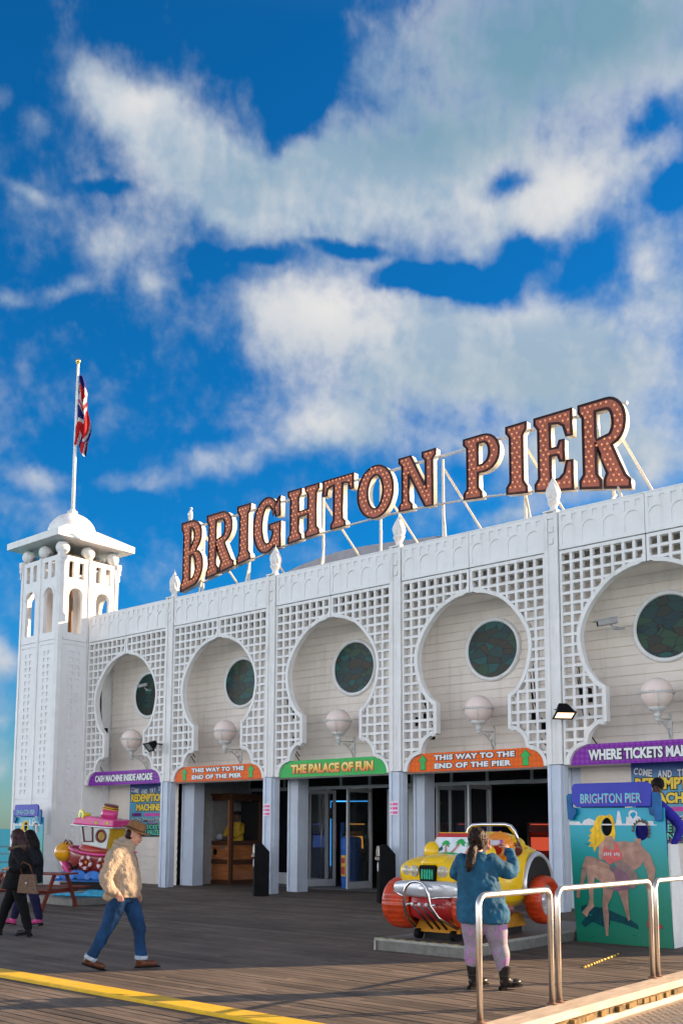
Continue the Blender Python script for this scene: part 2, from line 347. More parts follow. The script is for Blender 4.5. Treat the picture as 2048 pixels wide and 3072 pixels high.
# ---------------------------------------------------------------- ground, water
def deck():
    m = bpy.data.materials.new('deck_planks'); m.use_nodes = True
    nt = m.node_tree; N = nt.nodes; L = nt.links; p = N['Principled BSDF']
    at = N.new('ShaderNodeAttribute'); at.attribute_name = 'tone'
    tc = N.new('ShaderNodeTexCoord'); mp = N.new('ShaderNodeMapping'); mp.inputs['Scale'].default_value = (1.2, 22, 1)
    nz = N.new('ShaderNodeTexNoise'); nz.inputs['Scale'].default_value = 3; nz.inputs['Detail'].default_value = 8
    L.new(tc.outputs['Object'], mp.inputs[0]); L.new(mp.outputs[0], nz.inputs['Vector'])
    n2 = N.new('ShaderNodeTexNoise'); n2.inputs['Scale'].default_value = .9; n2.inputs['Detail'].default_value = 6
    L.new(tc.outputs['Object'], n2.inputs['Vector'])
    c1 = N.new('ShaderNodeMix'); c1.data_type = 'RGBA'; c1.inputs[6].default_value = (.092,.074,.062,1); c1.inputs[7].default_value = (.205,.160,.125,1)
    L.new(at.outputs['Fac'], c1.inputs[0])
    c2 = N.new('ShaderNodeMix'); c2.data_type = 'RGBA'; c2.blend_type = 'MULTIPLY'; c2.inputs[0].default_value = 1
    r = N.new('ShaderNodeMapRange'); r.inputs[1].default_value = .3; r.inputs[2].default_value = .7; r.inputs[3].default_value = .62; r.inputs[4].default_value = 1.2
    L.new(nz.outputs['Fac'], r.inputs[0]); L.new(c1.outputs[2], c2.inputs[6]); L.new(r.outputs[0], c2.inputs[7])
    c3 = N.new('ShaderNodeMix'); c3.data_type = 'RGBA'; c3.blend_type = 'MULTIPLY'; c3.inputs[0].default_value = 1
    r3 = N.new('ShaderNodeMapRange'); r3.inputs[1].default_value = .35; r3.inputs[2].default_value = .65; r3.inputs[3].default_value = .72; r3.inputs[4].default_value = 1.1
    L.new(n2.outputs['Fac'], r3.inputs[0]); L.new(c2.outputs[2], c3.inputs[6]); L.new(r3.outputs[0], c3.inputs[7])
    L.new(c3.outputs[2], p.inputs['Base Color'])
    p.inputs['Roughness'].default_value = .75; p.inputs['Specular IOR Level'].default_value = .25
    bp = N.new('ShaderNodeBump'); bp.inputs['Strength'].default_value = .5; bp.inputs['Distance'].default_value = .01
    L.new(nz.outputs['Fac'], bp.inputs['Height']); L.new(bp.outputs[0], p.inputs['Normal'])
    rng = random.Random(3)
    def planks(name, y0, y1, w, gap, x0, x1, z=0., xmax=None):
        vs = []; fs = []; tone = []
        y = y0
        while y < y1:
            x = x0-rng.random()*4; t0 = rng.random()*.4
            while x < x1:
                ln = rng.choice((3.6, 3.6, 2.4, 4.8)); a, b = max(x, x0), min(x+ln-.006, x1)
                if b-a > .05:
                    k = len(vs); dz = rng.uniform(-.0025, .0025); tl = rng.uniform(-.002, .002); e = .006
                    for zz, i in ((z-.04, 0), (z+dz-.003, 0), (z+dz, e)):
                        for yy, s in ((y+i, -1), (y+w-gap-i, 1)):
                            for xx in (a, b): vs.append((xx, yy, zz+tl*s))
                    q = [(0,1,5,4),(4,5,9,8),(8,9,11,10),(10,11,7,6),(6,7,3,2),(0,4,8,10,6,2),(1,3,7,11,9,5)]
                    fs += [tuple(k+i for i in f) for f in q]; t = min(1, max(0, t0+rng.random()*.6)); tone += [t]*len(q)
                x += ln
            y += w
        me = bpy.data.meshes.new(name); me.from_pydata(vs, [], fs)
        a = me.attributes.new('tone', 'FLOAT', 'FACE'); a.data.foreach_set('value', tone)
        me.materials.append(m)
        return tag(link(name, me), None, None, kind='structure')
    planks('deck', -12.33, 4.4, .135, .008, -11., 18.02)
    planks('promenade_boards', -19.4, -12.64, .125, .013, -11., 18.02, -.01)
    planks('lower_walkway', -22., -5.2, .14, .012, 18.96, 27., -.165)
    MB().box(-11, 18.0, -19.4, 4.4, -.5, -.05).build('deck_underside', JOINT).__setitem__('kind', 'structure')
    MB().box(18.96, 27., -22, -5.2, -1., -.215).build('walkway_underside', JOINT).__setitem__('kind', 'structure')
    return m
DECKM = deck()
def sea():
    m = bpy.data.materials.new('sea_water'); m.use_nodes = True
    nt = m.node_tree; p = nt.nodes['Principled BSDF']; p.inputs['Base Color'].default_value = (.0,.17,.22,1); p.inputs['Roughness'].default_value = .35
    nz = nt.nodes.new('ShaderNodeTexNoise'); nz.inputs['Scale'].default_value = .35; nz.inputs['Detail'].default_value = 8
    tc = nt.nodes.new('ShaderNodeTexCoord'); nt.links.new(tc.outputs['Object'], nz.inputs['Vector'])
    bp = nt.nodes.new('ShaderNodeBump'); bp.inputs['Strength'].default_value = .6; bp.inputs['Distance'].default_value = .5
    nt.links.new(nz.outputs['Fac'], bp.inputs['Height']); nt.links.new(bp.outputs[0], p.inputs['Normal'])
    b = MB(); n = 48; b._new([(0,0,-8)]+[(25000*cos(2*pi*i/n), 25000*sin(2*pi*i/n), -8) for i in range(n)], [(0,i+1,(i+1)%n+1) for i in range(n)])
    tag(b.build('sea', m), None, None, kind='structure')
sea()

# yellow edging strip
YEL = pm('worn_yellow_paint', (.72,.44,.012), .5, .12, 7, dirt=.5, bump=.15)
tag(MB().box(-11, 18.02, -12.64, -12.36, -.03, .026).build('threshold_strip', YEL, bevel=.008), 'bright yellow painted strip running across the wooden deck in the foreground', 'edging strip')

# ---------------------------------------------------------------- pier building
pier = thing('pier_building', 'long white pier arcade building with lattice screens and keyhole arches', 'building')
OUT = [(0,7.25),(.055,7.15),(.19,7.085),(.42,7.04),(.80,6.87),(1.09,6.61),(1.32,6.31),(1.455,6.02),(1.5,5.74),(1.475,5.48),(1.40,5.20),(1.27,4.94),(1.10,4.74),(.96,4.66)]
OUTL = interp(OUT, 3)+[(.96,3.92)]+arc(.98, 3.48, .42, .42, 88, 10, 7)+[(1.41,3.47)]+arc(1.44, 3.06, .385, .385, 82, 0, 7)
OUTL[-1] = (1.82, 3.06)
ZT, ZB, HW = 7.68, 3.06, 1.945
def wid(z):
    best = 0.
    if z > 7.25: return 0.
    for a, b in zip(OUTL, OUTL[1:]):
        if min(a[1], b[1])-1e-6 <= z <= max(a[1], b[1])+1e-6:
            t = 0 if abs(a[1]-b[1]) < 1e-6 else (z-a[1])/(b[1]-a[1])
            best = max(best, a[0]+(b[0]-a[0])*t)
    return best
def offs(pts, d):
    out = []
    for i, p in enumerate(pts):
        a = pts[max(0, i-1)]; b = pts[min(len(pts)-1, i+1)]
        tx, ty = b[0]-a[0], b[1]-a[1]; l = sqrt(tx*tx+ty*ty) or 1
        out.append((p[0]-ty/l*d, p[1]+tx/l*d))
    return out
def half_lattice(sg):
    b = MB(); cx = 1.955
    X = lambda x: cx+sg*x
    def bx(xa, xb, y0, y1, z0, z1):
        a, c = sorted((X(xa), X(xb))); b.box(a, c, y0, y1, z0, z1)
    # frame: outer stile, top rail, centre stile
    bx(HW-.05, HW, -.012, .13, ZB, ZT); bx(.012, HW-.05, -.010, .128, ZT-.075, ZT); bx(.012, .075, -.0145, .132, 7.12, ZT-.075)
    px, pz, w = .2365, .2255, .062
    k = 1
    while k*pz < ZT-ZB-.05:
        z = ZT-.045-k*pz; x0 = wid(z)+.03
        if z < ZB+.03: break
        if z > 7.22: x0 = .05
        if x0 < HW-.06: bx(x0, HW-.03, .002, .112, z-w/2, z+w/2)
        k += 1
    for i in range(1, 9):
        x = HW-.025-i*px
        if x < .1: continue
        z = ZB; st = None
        while z <= ZT-.04:
            ok = abs(wid(z)) < x-.02 or z > 7.22
            if ok and st is None: st = z
            if (not ok or z+.012 > ZT-.04) and st is not None:
                if z-st > .04: bx(x-w/2, x+w/2, 0, .11, st, z)
                st = None
            z += .012
    # moulded rim round the keyhole opening
    pts = [(max(p[0], .012), p[1]) for p in OUTL]; pts[0] = (.012, 7.27)
    inn = offs(pts, .0); ou = offs(pts, .085 if True else 0)
    ou = [(min(max(p[0], .0125), HW-.002), max(p[1], ZB)) for p in ou]
    inn[-1] = (inn[-1][0], ZB); ou[-1] = (min(HW-.001, inn[-1][0]+.08), ZB)
    for (a, c, d, e) in zip(inn, inn[1:], ou, ou[1:]):
        q = [(X(a[0]), a[1]), (X(c[0]), c[1]), (X(e[0]), e[1]), (X(d[0]), d[1])]
        vs = [(x, y, z) for y in (-.022, .16) for x, z in q]
        vs[0] = (vs[0][0], -.008, vs[0][2]); vs[1] = (vs[1][0], -.008, vs[1][2])
        b._new(vs, [(0,1,2,3),(7,6,5,4),(0,4,5,1),(3,2,6,7)])
    # solid spandrels where the rim leaves slivers
    for (z0, z1, xa) in ((4.60, 4.70, 1.00), (3.86, 3.93, 1.0)):
        bx(xa+.02, xa+.12, .004, .10, z0, z1)
    return b.mesh('lattice_panel', WHITE)
LAT = [half_lattice(-1), half_lattice(1)]
def frieze_half():
    w = 1.935; h = .835
    holes = []
    for i in range(4):
        cx = .245+i*.478
        holes.append([(cx-.175, .08)]+[(cx-.175, .36)]+arc(cx, .36, .175, .175, 180, 0, 10)[1:-1]+[(cx+.175, .36), (cx+.175, .08)])
    for i in range(8):
        cx = .125+i*.239; a = .70 if i % 2 == 0 else .66
        holes.append([(cx-.055, .61 if i%2 else .52), (cx-.055, .745), (cx+.055, .745), (cx+.055, .61 if i%2 else .52)])
    holes = [q for q in holes if True]
    me = shape([[(0,0),(w,0),(w,h),(0,h)]]+[q[::-1] for q in holes[:4]]+[q[::-1] for q in holes[4:] if not False], .022)
    b = MB(); b.add(me, T(0, -.011, 0) @ UP); b.box(0, w, .0, .13, 0, h); b.box(-.004, w+.004, -.03, .16, h+.001, h+.028)
    m = b.mesh('frieze_panel', RELIEF); bpy.data.meshes.remove(me); return m
# arches and battlement slots overlap: slots sit above the arches
FRZ = frieze_half()
def column_mesh():
    b = MB(); x0, x1 = -.337, -.012
    b.box(x0, x1, -.02, .24, 3.075, 8.575); b.box(x0, x0+.085, -.055, -.021, 3.075, 8.575); b.box(x1-.085, x1, -.055, -.021, 3.075, 8.575)
    for i, (z, w) in enumerate(((8.42, .075), (8.12, .06), (7.86, .05))): b.box(-.174-w, -.174+w, -.05, -.02, z, z+.12)
    b.box(x0-.01, x1+.01, -.075, .26, 8.576, 8.61)
    return b.mesh('column', WHITE, bevel=.006)
def post_mesh():
    b = MB(); x0, x1 = -.345, -.045
    b.box(x0, x1, -.04, .24, 0, 3.06); b.box(x0-.003, x0+.07, -.075, -.041, .01, 3.055); b.box(x1-.07, x1+.003, -.075, -.041, .01, 3.055)
    b.box(x1+.001, x1+.03, .02, .22, .01, 3.05)
    return b.mesh('column_foot', BLUEWH, bevel=.006)
CM, PM_ = column_mesh(), post_mesh()
JM = MB().box(-.0115, -.0005, .03, .1, 3.1, 8.53).mesh('joint', JOINT)
def finial_mesh():
    b = MB()
    b.lathe([(.10,0),(.10,.05),(.085,.08),(.09,.13),(.135,.2),(.15,.24),(.15,.27)], 6)
    # twisted flame
    def f(u, v):
        a = 2*pi*u; z = .27+.62*v; r = .185*(sin(pi*min(1, v*.95+.18))**.85)*(1-.55*v) + .0
        r = max(.004, r*(1+.085*sin(7*a+9*v)))*(1 if v < .98 else .15)
        return Vector((r*cos(a), r*sin(a), z))
    b.grid(f, 42, 16, True)
    return b.mesh('finial', pm('opal_flame_glass', (.80,.76,.72), .3, .03))
FM = finial_mesh()
for n in range(-1, 5):
    ox = n*B
    if n >= 0 or True:
        for s in (0, 1):
            link('lattice_panel', LAT[s], pier, T(ox, 0, 0))
            link('frieze_panel', FRZ, pier, T(ox+.012+s*1.948, .0, 7.70))
for n in range(0, 6):
    ox = n*B
    link('column', CM, pier, T(ox, 0, 0)); link('column_foot', PM_, pier, T(ox, 0, 0)); link('joint', JM, pier, T(ox, 0, 0))
    link('finial', FM, pier, T(ox-.174, .12, 8.61) @ RZ(n*.7))
# dark slot behind the panels: horizontal joint lines
b = MB(); b.box(-B+.02, 5*B-.02, .03, .1, 7.6805, 7.699); b.build('joint', JOINT, pier)

# clapboard wall behind the screens
def siding(name, x0, x1, z0, z1, y, mat, hole=None):
    b = MB(); p = .2135; z = z0
    while z < z1-1e-3:
        t = min(z+p, z1)
        vs = [(x0, y-.026, z), (x1, y-.026, z), (x1, y, t), (x0, y, t), (x0, y, z), (x1, y, z)]
        b._new(vs, [(0,1,2,3), (4,5,1,0)]); z = t
    return b.build(name, mat, pier)
WY = 1.0
def lattice_cables(ox, sd):
    r_ = random.Random(sd); b = MB()
    for i in range(3):
        z = r_.uniform(3.6, 4.7); x = ox+r_.uniform(.1, .3); b.tube(interp([(x, .32, z+1.6), (x+.08, .30, z+.6), (x+.25, .28, z+.1), (x+.5, .3, z-.25)], 5), .014, 5)
    b.build('cable', BLACK, pier)
    for i in range(3):
        x = ox+r_.uniform(.15, .6); z = r_.uniform(3.7, 4.7); MB().box(x, x+r_.uniform(.12,.22), .22, .34, z, z+r_.uniform(.14,.24)).build('junction_box', BLACK, pier, bevel=.01)
for n in range(-1, 4): lattice_cables(n*B, n+3)
lattice_cables(12.1-.5, 9)
siding('clapboard_wall', -B, 5*B, 3.06, 8.4, WY, WHITE2)
siding('clapboard_wall', -B, -.80, .0, 3.06, WY, WHITE2)
siding('clapboard_wall', 12.62, 5*B, .0, 3.06, WY, WHITE2)
# shell: roof, soffit, back and side walls, interior
b = MB(); b.box(-B, 5*B-.35, .14, 14, 8.30, 8.42); b.build('roof', pm('roof_felt', (.23,.25,.30), .8), pier)
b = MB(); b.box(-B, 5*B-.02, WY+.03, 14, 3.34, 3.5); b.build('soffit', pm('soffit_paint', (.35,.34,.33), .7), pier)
b = MB(); b.box(-B, -B+.1, 1.1, 14, 0, 8.3); b.build('wall', WHITE2, pier); MB().box(5*B-.12, 5*B-.02, .15, 14, 0, 8.3).build('wall', WHITE2, pier); MB().box(-B+.1, 5*B-.12, 13.9, 14, 0, 8.3).build('wall', WHITE2, pier)
# curved grey roof behind the parapet
RG = pm('grey_sheet_roof', (.27,.32,.42), .55, .08, 3)
b = MB()
prof = interp([(-1.6,9.8),(-.31,10.35),(.94,10.58),(2.8,10.69),(5.9,10.47),(6.0,10.45)], 5)
pr_ = [(p[0], p[1]) for p in prof]
b.prism(pr_+[(6.0, 8.42), (-1.6, 8.42)], 5., 12.5); b.build('barrel_roof', RG, pier)
# inner pilasters and entrance returns
def pil(x0, x1, y0, y1, m=BLUEWH):
    b = MB(); b.box(x0, x1, y0, y1, 0, 3.3); b.box(x0-.004, x0+.06, y0-.03, y0-.001, .01, 3.06); b.box(x1-.06, x1+.004, y0-.03, y0-.001, .01, 3.06)
    b.build('pilaster', m, pier, bevel=.006)
pil(-.75, -.20, 1.12, 1.5); pil(3.72, 4.10, 1.1, 1.5); pil(8.02, 8.36, 1.1, 1.5); pil(12.28, 12.6, 1.1, 1.5)
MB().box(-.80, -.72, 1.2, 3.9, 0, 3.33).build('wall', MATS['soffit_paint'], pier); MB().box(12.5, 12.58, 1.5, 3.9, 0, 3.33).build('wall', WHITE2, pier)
# entrance transom band and glazing, 3.9 m back
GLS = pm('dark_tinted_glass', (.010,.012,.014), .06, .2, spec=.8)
DY = 3.9
b = MB()
b.box(-.72, 12.5, DY-.04, DY+.04, 2.90, 3.0); b.box(-.72, 12.5, DY-.04, DY+.04, 3.27, 3.335)
for x in (-.7, .9, 1.86, 3.25, 4.36, 5.9, 7.25, 8.40, 9.75, 11.2, 12.4): b.box(x-.04, x+.04, DY-.045, DY+.045, 3.001, 3.269)
for x in (1.86, 2.72, 4.36, 5.9, 7.2, 7.8, 8.42): b.box(x-.045, x+.045, DY-.043, DY+.043, 0, 2.899)
b.box(-.72, 1.815, DY-.04, DY+.04, 0, .35)
b.build('transom_frame', GREYM, pier)
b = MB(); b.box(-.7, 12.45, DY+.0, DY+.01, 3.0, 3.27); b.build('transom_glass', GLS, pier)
def door(x, y, rz, w=1.05, h=2.86):
    d = thing('glass_door', None, None); del_keys(d); d.parent = pier; d.location = (x, y, 0); d.rotation_euler = (0,0,rz)
    b = MB(); b.box(0, .09, -.025, .025, .02, h); b.box(w-.09, w, -.025, .025, .02, h); b.box(.09, w-.09, -.0235, .0235, .02, .22); b.box(.09, w-.09, -.0235, .0235, h-.1, h)
    b.build('frame', GREYM, d, bevel=.004)
    MB().box(.09, w-.09, -.005, .005, .22, h-.1).build('pane', CLEAR, d)
    MB().tube([(w-.16, -.09, .12), (w-.16, -.09, h-.15)], .018, 8).tube([(w-.16, -.09, .4), (w-.16, -.02, .4)], .012, 6).tube([(w-.16, -.09, 2.4), (w-.16, -.02, 2.4)], .012, 6).build('handle', STEEL, d)
    return d
def del_keys(o):
    for k in list(o.keys()):
        if k in ('label', 'category', 'group'): del o[k]
CLEAR = bpy.data.materials.new('clear_door_glass'); CLEAR.use_nodes = True
_p = CLEAR.node_tree.nodes['Principled BSDF']; _p.inputs['Base Color'].default_value = (.05,.06,.065,1); _p.inputs['Roughness'].default_value = .03; _p.inputs['Alpha'].default_value = .40; _p.inputs['Specular IOR Level'].default_value = .3
door(3.02, DY, radians(-110), 1.1); door(4.40, DY, radians(-90), 1.1); door(8.5, DY, radians(-90), 1.1); door(7.75, DY, radians(-112), 1.0)
door(1.95, DY, 0, .75); door(5.0, DY, 0, .85)
# arched window discs
def round_window(x, seed):
    wn = thing('round_window', None, None); del_keys(wn); wn.parent = pier; wn.location = (x, WY, 5.93)
    b = MB()
    def f(u, v):
        a = 2*pi*u; pr = [(.665,.03),(.665,-.055),(.70,-.085),(.745,-.075),(.765,-.03),(.765,.04)]
        r, y = pr[min(5, int(round(v*5)))]; return Vector((r*cos(a), y, r*sin(a)))
    b.grid(f, 64, 6, True); b.build('frame', WHITE, wn)
    m = bpy.data.materials.new('stained_glass'); m.use_nodes = True; nt = m.node_tree; N = nt.nodes; L = nt.links; p = N['Principled BSDF']
    tc = N.new('ShaderNodeTexCoord'); mp = N.new('ShaderNodeMapping'); mp.inputs['Location'].default_value = (seed*3.1, 0, seed*1.7); mp.inputs['Scale'].default_value = (2.6, 0, 4.4)
    L.new(tc.outputs['Object'], mp.inputs[0])
    nz = N.new('ShaderNodeTexNoise'); nz.inputs['Scale'].default_value = .9; L.new(mp.outputs[0], nz.inputs['Vector'])
    ad = N.new('ShaderNodeMix'); ad.data_type = 'VECTOR'; ad.inputs[0].default_value = .35; L.new(mp.outputs[0], ad.inputs[4]); L.new(nz.outputs['Color'], ad.inputs[5])
    vo = N.new('ShaderNodeTexVoronoi'); vo.inputs['Scale'].default_value = 2.; L.new(ad.outputs[1], vo.inputs['Vector'])
    ve = N.new('ShaderNodeTexVoronoi'); ve.feature = 'DISTANCE_TO_EDGE'; ve.inputs['Scale'].default_value = 2.; L.new(ad.outputs[1], ve.inputs['Vector'])
    cr_ = N.new('ShaderNodeValToRGB'); e = cr_.color_ramp.elements; cr_.color_ramp.interpolation = 'CONSTANT'
    for i, (q, c) in enumerate(((0,(.010,.045,.040)),(.22,(.006,.075,.070)),(.4,(.022,.030,.020)),(.55,(.020,.060,.030)),(.7,(.035,.032,.018)),(.85,(.008,.035,.040)))):
        if i < 2: e[i].position = q; e[i].color = (*c, 1)
        else: k = e.new(q); k.color = (*c, 1)
    s_ = N.new('ShaderNodeSeparateColor'); L.new(vo.outputs['Color'], s_.inputs[0]); L.new(s_.outputs[0], cr_.inputs[0])
    lt = N.new('ShaderNodeMath'); lt.operation = 'GREATER_THAN'; lt.inputs[1].default_value = .028; L.new(ve.outputs['Distance'], lt.inputs[0])
    mx = N.new('ShaderNodeMix'); mx.data_type = 'RGBA'; mx.inputs[6].default_value = (.004,.004,.004,1); L.new(lt.outputs[0], mx.inputs[0]); L.new(cr_.outputs[0], mx.inputs[7])
    L.new(mx.outputs[2], p.inputs['Base Color']); p.inputs['Roughness'].default_value = .3; p.inputs['Specular IOR Level'].default_value = .18
    b = MB(); b.prism([(.668*cos(2*pi*i/64), .668*sin(2*pi*i/64)) for i in range(64)], -.05, -.03); b.build('pane', m, wn)
for n in range(-1, 5): round_window(n*B+1.94, n+2)
# interior room: dark ceiling and walls, carpet
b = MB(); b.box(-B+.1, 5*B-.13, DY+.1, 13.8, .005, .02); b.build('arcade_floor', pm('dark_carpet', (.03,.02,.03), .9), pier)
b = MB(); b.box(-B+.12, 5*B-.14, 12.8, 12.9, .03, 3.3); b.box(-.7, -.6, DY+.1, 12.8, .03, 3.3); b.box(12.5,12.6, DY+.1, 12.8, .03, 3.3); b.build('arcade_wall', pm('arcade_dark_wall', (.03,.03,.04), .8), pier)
# cast drainage mat
b = MB(); b.box(1.2, 9.6, 2.45, 3.8, .003, .008)
b.mi = 1
for i in range(84): b.box(1.25+i*.1, 1.295+i*.1, 2.5, 3.75, .009, .016)
tag(b.build('entrance_mat', [JOINT, pm('mat_bar', (.30,.30,.30), .5, metal=.5)]), 'striped metal grating mat on the ground in front of the arcade doors', 'mat')
# ---------------------------------------------------------------- corner tower
tower = thing('corner_tower', 'square white tower with arched belfry, ball cornice and domed roof at the left end', 'tower', (-5.455, 0, 0))
TW = 1.165; TZ = 10.5
def tower_panel():
    """one half-face panel (0..w) drawn in xy: open belfry above, relief below"""
    w = .93
    top = 10.46
    slots = [[(.17,9.75),(.17,10.30),(.37,10.30),(.37,9.75)], [(.56,9.75),(.56,10.30),(.76,10.30),(.76,9.75)]]
    archh = [(.20,7.95),(.20,9.17)]+arc(.465,9.17,.265,.265,180,0,12)[1:-1]+[(.73,9.17),(.73,7.95)]
    me = shape([[(0,7.80),(w,7.80),(w,top),(0,top)], archh[::-1], slots[0][::-1], slots[1][::-1]], .12)
    b = MB(); b.add(me, T(0, .06, 0) @ UP); bpy.data.meshes.remove(me)
    # slot feet cut on the curve: raised hood over the arch
    a1 = arc(.465, 9.17, .265, .265, 180, 0, 14); a2 = arc(.465, 9.17, .36, .36, 180, 0, 14)
    for (p, q, r, s) in zip(a1, a1[1:], a2, a2[1:]):
        v = [(x, y, z) for y in (-.022, .001) for x, z in (p, q, s, r)]
        b._new(v, [(0,1,2,3), (7,6,5,4), (0,4,5,1), (3,2,6,7)])
    b.box(.02, w-.02, -.012, .10, 7.70, 7.799)
    # lower relief panels
    hs = []
    for k in range(21):
        z = 7.35-k*.222
        if z < 2.9: break
        for x in (.29, .53): hs.append([(x, z-.13), (x+.15, z-.13), (x+.15, z), (x, z)][::-1])
    me = shape([[(0,2.62),(w,2.62),(w,7.69),(0,7.69)]]+[[(.07,7.52),(.07,7.56),(w-.07,7.56),(w-.07,7.52)]]+hs, .03)
    b.add(me, T(0, .015, 0) @ UP); bpy.data.meshes.remove(me)
    hs = []
    for k in range(11):
        z = 2.2-k*.222
        if z < .2: break
        for x in (.29, .53): hs.append([(x, z-.13), (x+.15, z-.13), (x+.15, z), (x, z)][::-1])
    me = shape([[(0,.03),(w,.03),(w,2.60),(0,2.60)]]+[[(.07,2.42),(.07,2.45),(w-.07,2.45),(w-.07,2.42)]]+hs, .03)
    b.add(me, T(0, .015, 0) @ UP); bpy.data.meshes.remove(me)
    b.box(0, w, .0305, .12, .03, 7.69)
    return b.mesh('wall_panel', RELIEF)
TP = tower_panel()
for k in range(4):
    for s in (0, 1):
        # face k: local x along the face, outward -y
        link('wall_panel', TP, tower, RZ(k*pi/2) @ T(-.985+s*1.04, -TW+.03, 0) )
b = MB()
for k in range(4):
    M = RZ(k*pi/2)
    # chamfered corner column
    b.prism([(-TW-.0,-TW+.17),(-TW+.03,-TW+.03),(-TW+.17,-TW),(-TW+.175,-TW+.15),(-TW+.15,-TW+.175)], 0, TZ, 'z', M)
    b.box(-TW-.03, -TW+.14, -TW-.03, -TW+.14, TZ-.16, TZ+.03, M)
    b.prism([(-TW-.02,-TW+.1),(-TW-.02,-TW-.02),(-TW+.1,-TW-.02),(-TW+.1,-TW+.1)], TZ-.33, TZ-.161, 'z', M)
    b.prism([(-TW+.0,-TW+.06),(-TW+.0,-TW+.0),(-TW+.06,-TW+.0)], TZ-.55, TZ-.331, 'z', M)
    # middle pilaster of each face
    b.box(-.052, .052, -TW-.004, -TW+.16, 0, TZ-.01, M)
b.build('corner_column', WHITE, tower, bevel=.005)
b = MB()
for k in range(4): b.box(-.9, .9, -TW+.152, -TW+.172, .0, 7.8, RZ(k*pi/2))
b.box(-TW+.19, TW-.19, -TW+.19, TW-.19, 7.72, 7.8); b.build('core', WHITE2, tower)
b = MB(); b.tube([(-.1,.1,7.8),(-.1,.1,10.6)], .09, 8); b.tube([(.35,-.2,7.8),(.35,-.2,10.6)], .05, 8); b.build('mast', pm('rusty_mast', (.22,.13,.08), .7), tower)
bm_ = MB().ball((0,0,0), .225, 20, 14).mesh('cornice_ball', WHITE)
pos = [(-.97,-.97),(0,-.97),(.97,-.97),(.97,0),(.97,.97),(0,.97),(-.97,.97),(-.97,0)]
for x, y in pos: link('cornice_ball', bm_, tower, T(x, y, 10.72))
b = MB(); e = 1.5
b._new([(-e,-e,10.95),(e,-e,10.95),(e,e,10.95),(-e,e,10.95),(-e,-e,11.17),(e,-e,11.17),(e,e,11.17),(-e,e,11.17),(-.62,-.62,11.66),(.62,-.62,11.66),(.62,.62,11.66),(-.62,.62,11.66)],
 [(0,3,2,1),(0,1,5,4),(1,2,6,5),(2,3,7,6),(3,0,4,7),(4,5,9,8),(5,6,10,9),(6,7,11,10),(7,4,8,11),(8,9,10,11)])
b.build('roof', WHITE, tower, bevel=.01)
b = MB(); b.box(-1.0,1.0,-1.0,1.0,10.5,10.55); b.build('ceiling', pm('cornice_void', (.06,.055,.05), .9), tower)
b = MB()
r_ = random.Random(2)
for i in range(420):
    k = r_.randrange(4); M = RZ(k*pi/2); x = r_.uniform(-.95, .95); b.tube([M @ Vector((x, -.93+r_.uniform(-.03,.03), 10.48)), M @ Vector((x+r_.uniform(-.04,.04), -.96+r_.uniform(-.05,.05), 10.60+r_.uniform(0,.1)))], .004, 3)
b.build('bird_spikes', BLACK, tower)
b = MB(); b.lathe([(.80,0),(.80,.05),(.78,.16),(.72,.31),(.62,.45),(.48,.57),(.30,.665),(.17,.70),(.17,.80),(.12,.83)], 40); b.build('dome', WHITE, tower, M=T(0,0,11.55))
pole = thing('flagpole', 'tall white flagpole rising from the tower dome', 'flagpole', (-5.455, 0, 12.36))
b = MB(); b.tube([(0,0,0),(0,0,.06)], .1, 12); b.tube([(0,0,.0),(0,0,5.28)], [.068,.042], 12); b.build('pole', WHITE, pole)
b = MB(); b.ball((0,0,5.37), .085, 14, 8); b.tube([(0,0,5.26),(0,0,5.31)], .06, 10); b.build('finial', GOLD, pole)
# limp union flag: cloth hanging in folds from the hoist
def flag():
    nu, nv = 44, 110
    def f(a, t):
        W_ = .10+.34*min(1, t*1.7)**.8+.05*sin(t*11)
        x = .055+a*W_-.06*t*(1-a); z = 4.86-t*2.55-a*.35*t-.10*sin(a*8+3)*t*t
        y = (.05+.07*t)*sin(a*13+t*4.5)+.03*sin(t*23+a*4)
        return Vector((x, y, z))
    def colr(a, t):
        q = t+.10*sin(a*6.5+1)*.5
        if q < .13: return 2
        if q < .30: return 1 if abs(a-.35-(q-.13)*1.6) < .26 else (0 if abs(a-.35-(q-.13)*1.6) < .42 else 2)
        if q < .37: return 0
        if q < .42: return 1
        if q < .455: return 0
        d = (q-.455)*2.1-(1-a)*.9+.32
        if q < .80:
            if a < .22 and q < .6: return 2
            return 1 if abs(d-.35) < .24 else (0 if abs(d-.35) < .36 else 2)
        s = (a*3.1+q*1.4) % 1.35
        return 1 if s < .5 else (0 if s < .78 else 2)
    b = MB(); V = [[b.bm.verts.new(f(i/(nu-1), j/(nv-1))) for j in range(nv)] for i in range(nu)]
    for i in range(nu-1):
        for j in range(nv-1):
            k = b.bm.faces.new((V[i][j], V[i+1][j], V[i+1][j+1], V[i][j+1])); k.material_index = colr((i+.5)/(nu-1), (j+.5)/(nv-1)); k.smooth = True
    o = b.build('flag', [pm('flag_white', (.60,.55,.54), .8), pm('flag_red', (.50,.015,.02), .8), pm('flag_blue', (.008,.012,.15), .8)])
    o.location = (-5.455, 0, 12.36); o.rotation_euler = (0,0,.70); return tag(o, 'limp red, white and blue union flag hanging beside the flagpole', 'flag')
flag()

